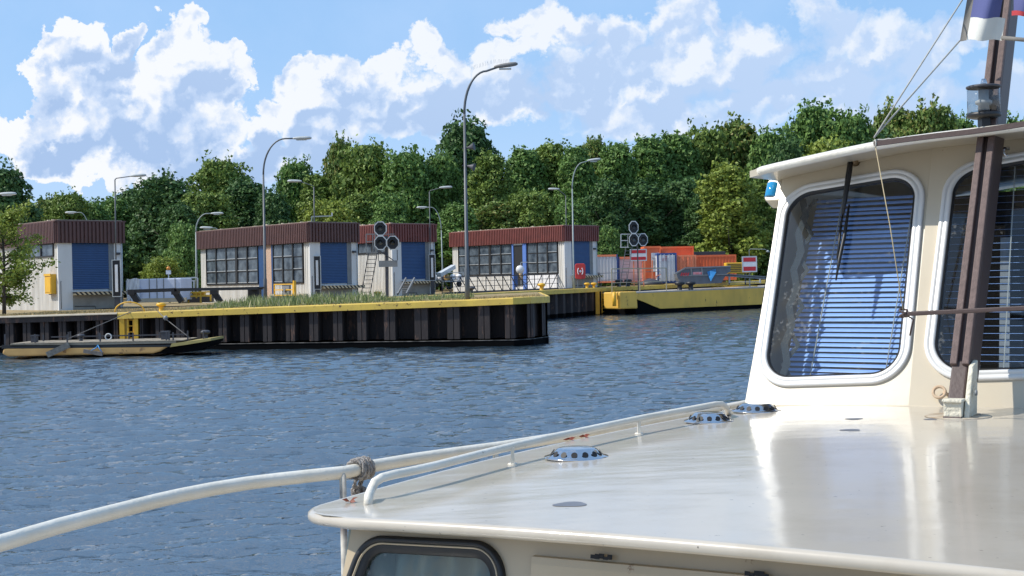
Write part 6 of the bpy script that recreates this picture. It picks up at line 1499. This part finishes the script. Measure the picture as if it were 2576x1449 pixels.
# wiper
def wp(x, y, off): return PA.w(PA.px(x, y, off), off)
m_ = MB(); m_.tube([wp(2141, 398, .06), wp(2135, 440, .055), wp(2126, 500, .05), wp(2120, 540, .04)], [.011, .012, .009, .006], 8); m_.tube([wp(2120, 540, .04), wp(2110, 600, .03)], .004, 6); part('wiper_arm', m_, M['black'], boat, world=True)
m_ = MB(); m_.tube([wp(2136, 515, .025), wp(2125, 590, .028), wp(2112, 650, .028), wp(2103, 705, .025)], [.004, .0075, .0075, .003], 8); m_.tube([wp(2116, 560, .035), wp(2107, 650, .03)], .005, 6); part('wiper_blade', m_, M['black'], boat, world=True)
m_ = MB(); m_.lathe([(.016, 0), (.018, .04), (.012, .06)], wp(2154, 410, 0), 12, PA.n); m_.tube([wp(2141, 398, .06), wp(2154, 410, .05)], .012, 8); part('wiper_spindle', m_, mat('corroded_brass', (.20, .13, .06), .6), boat, world=True)
# ---- mushroom vents
def vent(x, y, r_, h_):
    c = onroof(x, y) + UP * .002; m_ = MB(); m_.lathe([(r_ * 1.12, 0), (r_ * 1.12, .003), (r_ * .98, .004), (r_ * .94, .006), (r_ * .70, h_ * .82), (r_ * .62, h_ * .97), (r_ * .5, h_), (.001, h_ * 1.04)], c, 40); o = part('roof_vent', m_, M['chrome'], boat, world=True)
    m_ = MB()
    for i in range(14):
        a = i * 2 * math.pi / 14 + .1; dr_ = Vector((math.cos(a), math.sin(a), 0)); nn = (dr_ * h_ + UP * r_ * .24).normalized(); p = c + dr_ * r_ * .835 + UP * h_ * .46 + nn * .0028
        tg = UP.cross(dr_).normalized(); u2 = nn.cross(tg); m_.add([p + (tg * math.cos(q) + u2 * math.sin(q)) * r_ * .112 for q in np.linspace(0, 2 * math.pi, 15)[:-1]], [tuple(range(14))])
    part('vent_holes', m_, M['hole'], o, world=True, fix=False)
vent(1450, 1152, .079, .027); vent(1784, 1061, .076, .030); vent(1903, 1035, .080, .028)
# ---- hand rail on the roof
def rz(x, y, z): return onz(x, y, z)
ft0 = onroof(926, 1269); ft1 = onroof(1834, 1042)
rp = [(934, 1232, 2.125), (943, 1213, 2.142), (960, 1202, 2.149), (990, 1194, 2.15), (1040, 1184, 2.15), (1097, 1171, 2.15), (1190, 1147, 2.15), (1287, 1123, 2.15), (1380, 1102, 2.15), (1473, 1082, 2.15), (1615, 1052, 2.152), (1700, 1036, 2.155), (1770, 1023, 2.16), (1800, 1017.5, 2.162), (1816, 1017, 2.158), (1827, 1025, 2.145)]
m_ = MB(); m_.tube([ft0 - UP * .005, ft0 + UP * .012 + (rz(*rp[0]) - ft0) * .2] + [rz(*q) for q in rp] + [ft1 - UP * .005], .0108, 12); part('roof_handrail', m_, M['railw'], boat, world=True)
m_ = MB()
for x, y, yf in ((1289, 1124, 1166), (1607, 1055, 1094)):
    t_ = rz(x, y, 2.15); f = Vector((t_.x, t_.y, zr(st(t_)[0]))); m_.bar(f - UP * .004, t_, .024, .010); m_.lathe([(.016, 0), (.012, .004)], f, 10)
part('rail_post', m_, M['railw'], boat, world=True)
# ---- side rail (pulpit) with stanchion
sr_ = [(-160, 1405), (0, 1367), (75, 1345), (150, 1323), (230, 1302), (300, 1284), (390, 1261), (450, 1247), (530, 1231), (620, 1216), (700, 1206), (790, 1196), (870, 1188), (940, 1172), (1040, 1155), (1150, 1139), (1262, 1124), (1400, 1102), (1500, 1086), (1620, 1066), (1760, 1040)]
zz_ = [1.98] * len(sr_)
m_ = MB(); rp0 = [rz(x, y, 1.98) for x, y in sr_]; rd_ = (rp0[-1] - rp0[-2]).normalized(); m_.tube([rp0[0] - (rp0[1] - rp0[0]) * 3 - UP * .0] + rp0 + [rp0[-1] + rd_ * 1.5 + A_ * .3, rp0[-1] + rd_ * 2.6 + A_ * 1.0 - UP * .05, rp0[-1] + rd_ * 2.7 + A_ * 1.15 - UP * .8], .0215, 14); part('side_rail', m_, M['railw'], boat, world=True)
t_ = rz(862, 1190, 1.98); m_ = MB(); m_.tube([t_, t_ - UP * .9], .0115, 10); st_ = part('stanchion', m_, mat('grimy_stanchion', (.60, .56, .48), .4, (.10, .08, .07), 14, .35, rust=.2, rscale=30), boat, world=True)
t_ = rz(1246, 1127, 1.98); m_ = MB(); m_.tube([t_, t_ - UP * .5], .0115, 10); part('stanchion', m_, M['railw'], boat, world=True)
# ---- mast
def mp(x, y, ds=0): return onplane(x, y, Mp + N_ * ds, N_)
B0, T0 = mp(2405, 1000), mp(2536, -120); md = (T0 - B0).normalized(); print('mast', B0, T0, 'rake', (T0 - B0).dot(A_) / (T0.z - B0.z))
fw = md.cross(N_).normalized(); fw = fw if fw.dot(A_) < 0 else -fw        # toward the bow
wM, dM = .060, .15
def mbox(f0, f1, s0_, s1_, d0_, d1_):
    a, b_ = B0 + (T0 - B0) * f0, B0 + (T0 - B0) * f1; m_ = MB(); vs = []
    for p in (a, b_):
        for s_ in (s0_, s1_):
            for d_ in (d0_, d1_): vs.append(p + N_ * s_ - fw * d_)
    return m_.add(vs, [(0, 1, 3, 2), (4, 5, 7, 6), (0, 1, 5, 4), (2, 3, 7, 6), (0, 2, 6, 4), (1, 3, 7, 5)])
mast = part('mast', mbox(.07, 1.45, -wM / 2, wM / 2, .012, dM), M['brownp'], boat, world=True, bevel=.004)
m_ = mbox(.06, 1.448, -wM / 2, -.008, -.012, .0115); part('mast_strip', m_, M['brownl'], mast, world=True, bevel=.003)
m_ = mbox(.06, 1.448, .008, wM / 2, -.012, .0115); part('mast_strip', m_, M['brownl'], mast, world=True, bevel=.003)
m_ = mbox(-.02, .07, -wM / 2 + .004, wM / 2 - .004, .0, .05); part('mast_foot', m_, M['brownp'], mast, world=True, bevel=.006)
# tabernacle: two white cheeks and a front block
fz = zr(0); Mb = Vector((Mp.x, Mp.y, fz))
m_ = MB()
def tb(s, d, z): return Mb + N_ * s + A_ * d + UP * (z - fz)
ztab = B0.z + .115
m_.prism([tb(wM / 2 + .001, -.03, fz), tb(wM / 2 + .001, .10, fz), tb(wM / 2 + .001, .13, ztab), tb(wM / 2 + .001, .06, ztab - .015), tb(wM / 2 + .001, .01, ztab - .09), tb(wM / 2 + .001, -.025, ztab - .16)], N_ * .016); part('tabernacle_cheek', m_, M['woodw'], boat, world=True, bevel=.004)
m_ = MB(); m_.obox(tb(0, -.02, fz + .026), N_ * (wM / 2 - .002), A_ * .024, UP * .026); m_.obox(tb(0, -.024, fz + .057), N_ * (wM / 2 + .001), A_ * .03, UP * .005); part('tabernacle_block', m_, M['woodw'], boat, world=True, bevel=.003)
m_ = MB(); m_.lathe([(.105, 0), (.10, .003), (.06, .0045)], Mb + A_ * .04, 24); part('rusty_base_plate', m_, mat('flaking_base', (.50, .45, .36), .7, (.25, .17, .10), 20, .4), boat, world=True)
m_ = MB(); 
for i in range(2): m_.lathe([(.009, 0), (.009, .006)], tb(wM / 2 + .026, .03 + .05 * i, ztab - .1 - .08 * i), 10, N_)
part('bolt', m_, M['grey'], boat, world=True)
m_ = MB(); m_.obox(B0 + fw * .005 - md * .09, N_ * .028, A_ * .02, md * .02); part('hinge_block', m_, M['brownp'], boat, world=True)
# ring
m_ = MB(); rc = PB.w(PB.px(2366, 993), .025); m_.tube([rc + (PB.e1 * math.cos(q) + PB.e2 * math.sin(q)) * .0205 for q in np.linspace(0, 2 * math.pi, 25)], .0055, 8, caps=False); m_.bar(rc + PB.e1 * .015, rc + PB.e1 * .03 - PB.n * .03, .008); part('eye_ring', m_, mat('rust_stained_ring', (.62, .50, .36), .6, (.30, .16, .07), 20), boat, world=True)
# ---- boom battens
A1 = onplane(2273, 790, Mp - A_ * .17, A_); A2b = onplane(2600, 774, Mp - A_ * .17, A_)
m_ = MB(); m_.bar(A1, A2b + (A2b - A1) * .6, .016, .014); part('crossbar', m_, M['brownp'], boat, world=True, bevel=.003)
A1 = onplane(2201, 362, Mp + A_ * .06, A_); A2b = onplane(2600, 309, Mp + A_ * .06, A_)
sg = [onplane(x, y, Mp + A_ * (.05 - (x - 2200) * .0002) , A_) for x, y in ((2201, 362), (2280, 351), (2360, 341), (2440, 332), (2520, 321), (2600, 308))]
m_ = MB()
for a, b_ in zip(sg, sg[1:]): m_.bar(a, b_ + (b_ - a) * .02, .016, .016)
part('crossbar', m_, M['brownp'], boat, world=True)
# stays and lines
topl = sg[0] + UP * .02 - A_ * .01
def fl(x, y, d=0): return onplane(x, y, Mp + N_ * .0 + A_ * 1.0, A_)
m_ = MB(); m_.tube([topl, onplane(2440, -30, Mp + A_ * .75, A_)], .003, 6); part('stay', m_, M['ropel'], boat, world=True)
fcor = onplane(2414, 103, Mp + A_ * .62, A_); m_ = MB(); m_.tube([topl, fcor], .003, 6); part('stay', m_, M['ropel'], boat, world=True)
m_ = MB(); cl = onplane(2273, 788, Mp - A_ * .17, A_); m_.tube([sg[0], (sg[0] + cl) / 2 + N_ * .004, cl], .0017, 6); part('lanyard', m_, mat('tan_cord', (.42, .34, .20), .8), boat, world=True)
m_ = MB(); m_.tube([cl + Vector((.012 * math.sin(q * 2), -.012 * math.cos(q * 2), .012 * math.sin(q))) for q in np.linspace(0, 9, 30)], .0035, 6); m_.tube([cl, cl + N_ * .03 - UP * .02, cl + N_ * .018 - UP * .07], .003, 6); part('lashing', m_, M['brownp'], boat, world=True)
m_ = MB(); m_.tube([sg[0] + UP * .012 + N_ * q * .3 + UP * (.004 * math.sin(q * 60)) for q in np.linspace(0, .95, 20)], .0035, 6); m_.tube([sg[0] + Vector((.0, .012 * math.cos(q), .012 * math.sin(q))) for q in np.linspace(0, 6.3, 12)], .003, 6); part('lashing', m_, M['ropel'], boat, world=True)
# hook on the right
m_ = MB(); hk = PB.w(PB.px(2528, 392), .02); m_.tube([hk + UP * .015, hk, hk - UP * .012 + PB.e1 * .006, hk - UP * .006 + PB.e1 * .014], .004, 6); m_.obox(hk + UP * .016, PB.e1 * .02, PB.e2 * .004, PB.n * .006); part('window_latch', m_, M['chrome'], boat, world=True)
# mast head lamp
lc = mp(2475, 300) + fw * .105; lc = onplane(2475, 292, Mp - A_ * -.22 + A_ * 0, A_); 
Lb = onplane(2475, 290, B0 + md * ((T0 - B0).length * .63) + fw * .10, A_)
r_ = 41 / F0 * (Lb - CAM).dot(Fv); hh_ = 72 / F0 * (Lb - CAM).dot(Fv)
lampp = part('mast_lamp', MB().lathe([(r_ * .7, -.012), (r_ * 1.02, -.006), (r_ * 1.02, .006), (r_ * .9, .009)], Lb, 28), M['black'], boat, world=True)
part('lamp_glass', MB().lathe([(r_ * .97, .008), (r_ * .97, hh_ - .005)], Lb, 28), M['lampglass'], lampp, world=True, fix=False)
part('lamp_cap', MB().lathe([(r_ * 1.0, hh_ - .006), (r_ * 1.03, hh_ - .004), (r_ * 1.03, hh_ + .001), (r_ * .9, hh_ + .004), (.001, hh_ + .005)], Lb, 28), M['greyd'], lampp, world=True)
part('lamp_core', MB().lathe([(r_ * .35, .016), (r_ * .32, hh_ * .35), (r_ * .5, hh_ * .4), (r_ * .5, hh_ * .5), (r_ * .3, hh_ * .55), (r_ * .3, hh_ - .012)], Lb, 16), M['greyl'], lampp, world=True)
part('lamp_finial', MB().lathe([(.009, 0), (.012, .010), (.008, .026)], Lb + UP * (hh_ + .003) + A_ * .01, 12), M['chrome'], lampp, world=True)
part('lamp_bracket', MB().bar(Lb - UP * .012, Lb - UP * .075, .045, .03).bar(Lb - UP * .06, Lb - UP * .06 - fw * .10, .03), M['black'], lampp, world=True)
# flat dark grey ovals laid on the cabin roof
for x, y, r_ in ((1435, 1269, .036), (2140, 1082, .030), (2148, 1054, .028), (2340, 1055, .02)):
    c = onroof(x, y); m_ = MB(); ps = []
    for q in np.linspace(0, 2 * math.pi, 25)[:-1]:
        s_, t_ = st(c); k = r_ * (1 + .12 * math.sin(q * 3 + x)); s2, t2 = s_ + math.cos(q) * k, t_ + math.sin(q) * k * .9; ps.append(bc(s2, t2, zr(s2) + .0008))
    m_.add(ps, [tuple(range(24))]); part('dark_patch', m_, M['patch'], boat, world=True, fix=False)
# welded seam at the wheelhouse foot
m_ = MB(); m_.tube([Pa + UP * .0, (Pa + Pb) / 2, Pb, PB.w((.5, 0)), PB.w((wB, 0))], .0035, 6); part('base_seam', m_, M['cream'], boat, world=True)
# ---- rope tied to the side rail
rp_c = rz(905, 1180, 1.98); dr_ = (rz(940, 1172, 1.98) - rz(870, 1188, 1.98)).normalized()
u1 = UP; u2 = dr_.cross(UP).normalized(); m_ = MB()
def twist(path, r_):
    pts = [Vector(p) for p in path]; L_ = 0; P3 = [[], [], []]
    for i, p in enumerate(pts):
        d = (pts[min(i + 1, len(pts) - 1)] - pts[max(i - 1, 0)]).normalized(); a = d.cross(Vector((.3, .2, 1)).normalized()).normalized(); b_ = d.cross(a)
        if i: L_ += (p - pts[i - 1]).length
        for j in range(3): t_ = L_ / r_ * .95 + j * 2.094; P3[j].append(p + (a * math.cos(t_) + b_ * math.sin(t_)) * r_ * .52)
    for j in range(3): m_.tube(P3[j], r_ * .56, 6)
for k in range(4):
    o = dr_ * (-.022 + k * .0165); twist([rp_c + o + dr_ * .006 * math.sin(q * .5) + (u1 * math.cos(q) + u2 * math.sin(q)) * (.031 + .002 * (k % 2)) for q in np.linspace(-2.6, 2.9, 30)], .0088)
kn_ = rp_c - UP * .085 - dr_ * .004
for k in range(2): twist([rp_c + dr_ * (-.02 + .036 * k) - UP * .028, rp_c + dr_ * (-.022 + .034 * k) - UP * .055 - u2 * .01, kn_ + dr_ * (.012 - .024 * k) + UP * .01], .0085)
for k in range(3): twist([kn_ + Vector((.024 * math.sin(q), .018 * math.cos(q * 1.3 + k), .02 * math.cos(q + k * 1.7) - .006 * k)) for q in np.linspace(0, 5.6, 26)], .0082)
twist([kn_, kn_ - UP * .05 - dr_ * .02, kn_ - UP * .09 - dr_ * .035, kn_ - UP * .2 - dr_ * .03], .0085); twist([kn_ + dr_ * .01, kn_ - UP * .04 + dr_ * .008, kn_ - UP * .12 + dr_ * .004, kn_ - UP * .25], .0085)
solo('tied_rope', m_, M['rope'], 'grey three strand rope knotted round the white side rail of the boat', 'rope', fix=False)
# ---- dead leaves on the roof
def leaf(x, y, sc_, lab):
    c = onroof(x, y) + UP * .003; m_ = MB(); ps = []
    for i in range(14):
        q = i / 14 * 2 * math.pi; k = sc_ * (1 if i % 2 else .5) * (1 + .3 * math.sin(q)); ps.append(c + Vector((math.cos(q) * k, math.sin(q) * k * .8, .004 + .006 * math.sin(q * 2 + x))))
    ps.append(c + UP * .001); m_.add(ps, [(i, (i + 1) % 14, 14) for i in range(14)]); solo('dead_leaf', m_, M['leafdead'], lab, 'leaf', fix=False)
leaf(880, 1266, .018, 'russet dead leaf on the cabin roof at the foot of the hand rail')
for x, y, s_, lab in ((1432, 1105, .02, 'dead leaf caught under the middle of the roof hand rail, the left one'), (1470, 1098, .018, 'dead leaf caught under the middle of the roof hand rail, the right one')): leaf(x, y + 4, s_, lab)
# ---- flag on the mast
fe = thing('flag', 'weathered white and blue flag hanging behind the top of the mast', 'flag', onplane(2460, 100, Mp + A_ * .62, A_))
def fp(x, y): 
    return onplane(x, y, Mp + A_ * (.62 + .02 * math.sin(x * .07 + y * .02)), A_)
def patch(x0, x1, y0, y1, sh=lambda y: 0, n=10):
    rows = [[fp(x + sh(y), y + 2.0 * math.sin(x * .11)) for x in np.linspace(x0, x1, n)] for y in np.linspace(y0, y1, n)]; q = MB(); q.strip(rows, True); b = len(rows) * n
    back = [[p + A_ * .002 for p in r] for r in rows]; q.strip(back, True); return q
sh = lambda y: (100 - y) * .17
part('hem', patch(2415, 2432, -60, 102, sh), M['flagh'], fe, world=True, fix=False)
part('blue_field', patch(2432, 2505, -60, 45, sh), M['flagb'], fe, world=True, fix=False)
part('white_field', patch(2432, 2520, 45, 101, sh), M['flagw'], fe, world=True, fix=False)
part('blue_field', patch(2550, 2640, -60, 28, lambda y: 0), M['flagb'], fe, world=True, fix=False)
part('red_field', patch(2545, 2640, 28, 40, lambda y: 0), M['flagr'], fe, world=True, fix=False)
m_ = MB(); m_.tube([fp(2520, 95), fp(2620, 104)], .008, 6); part('flag_line', m_, M['flagh'], fe, world=True)
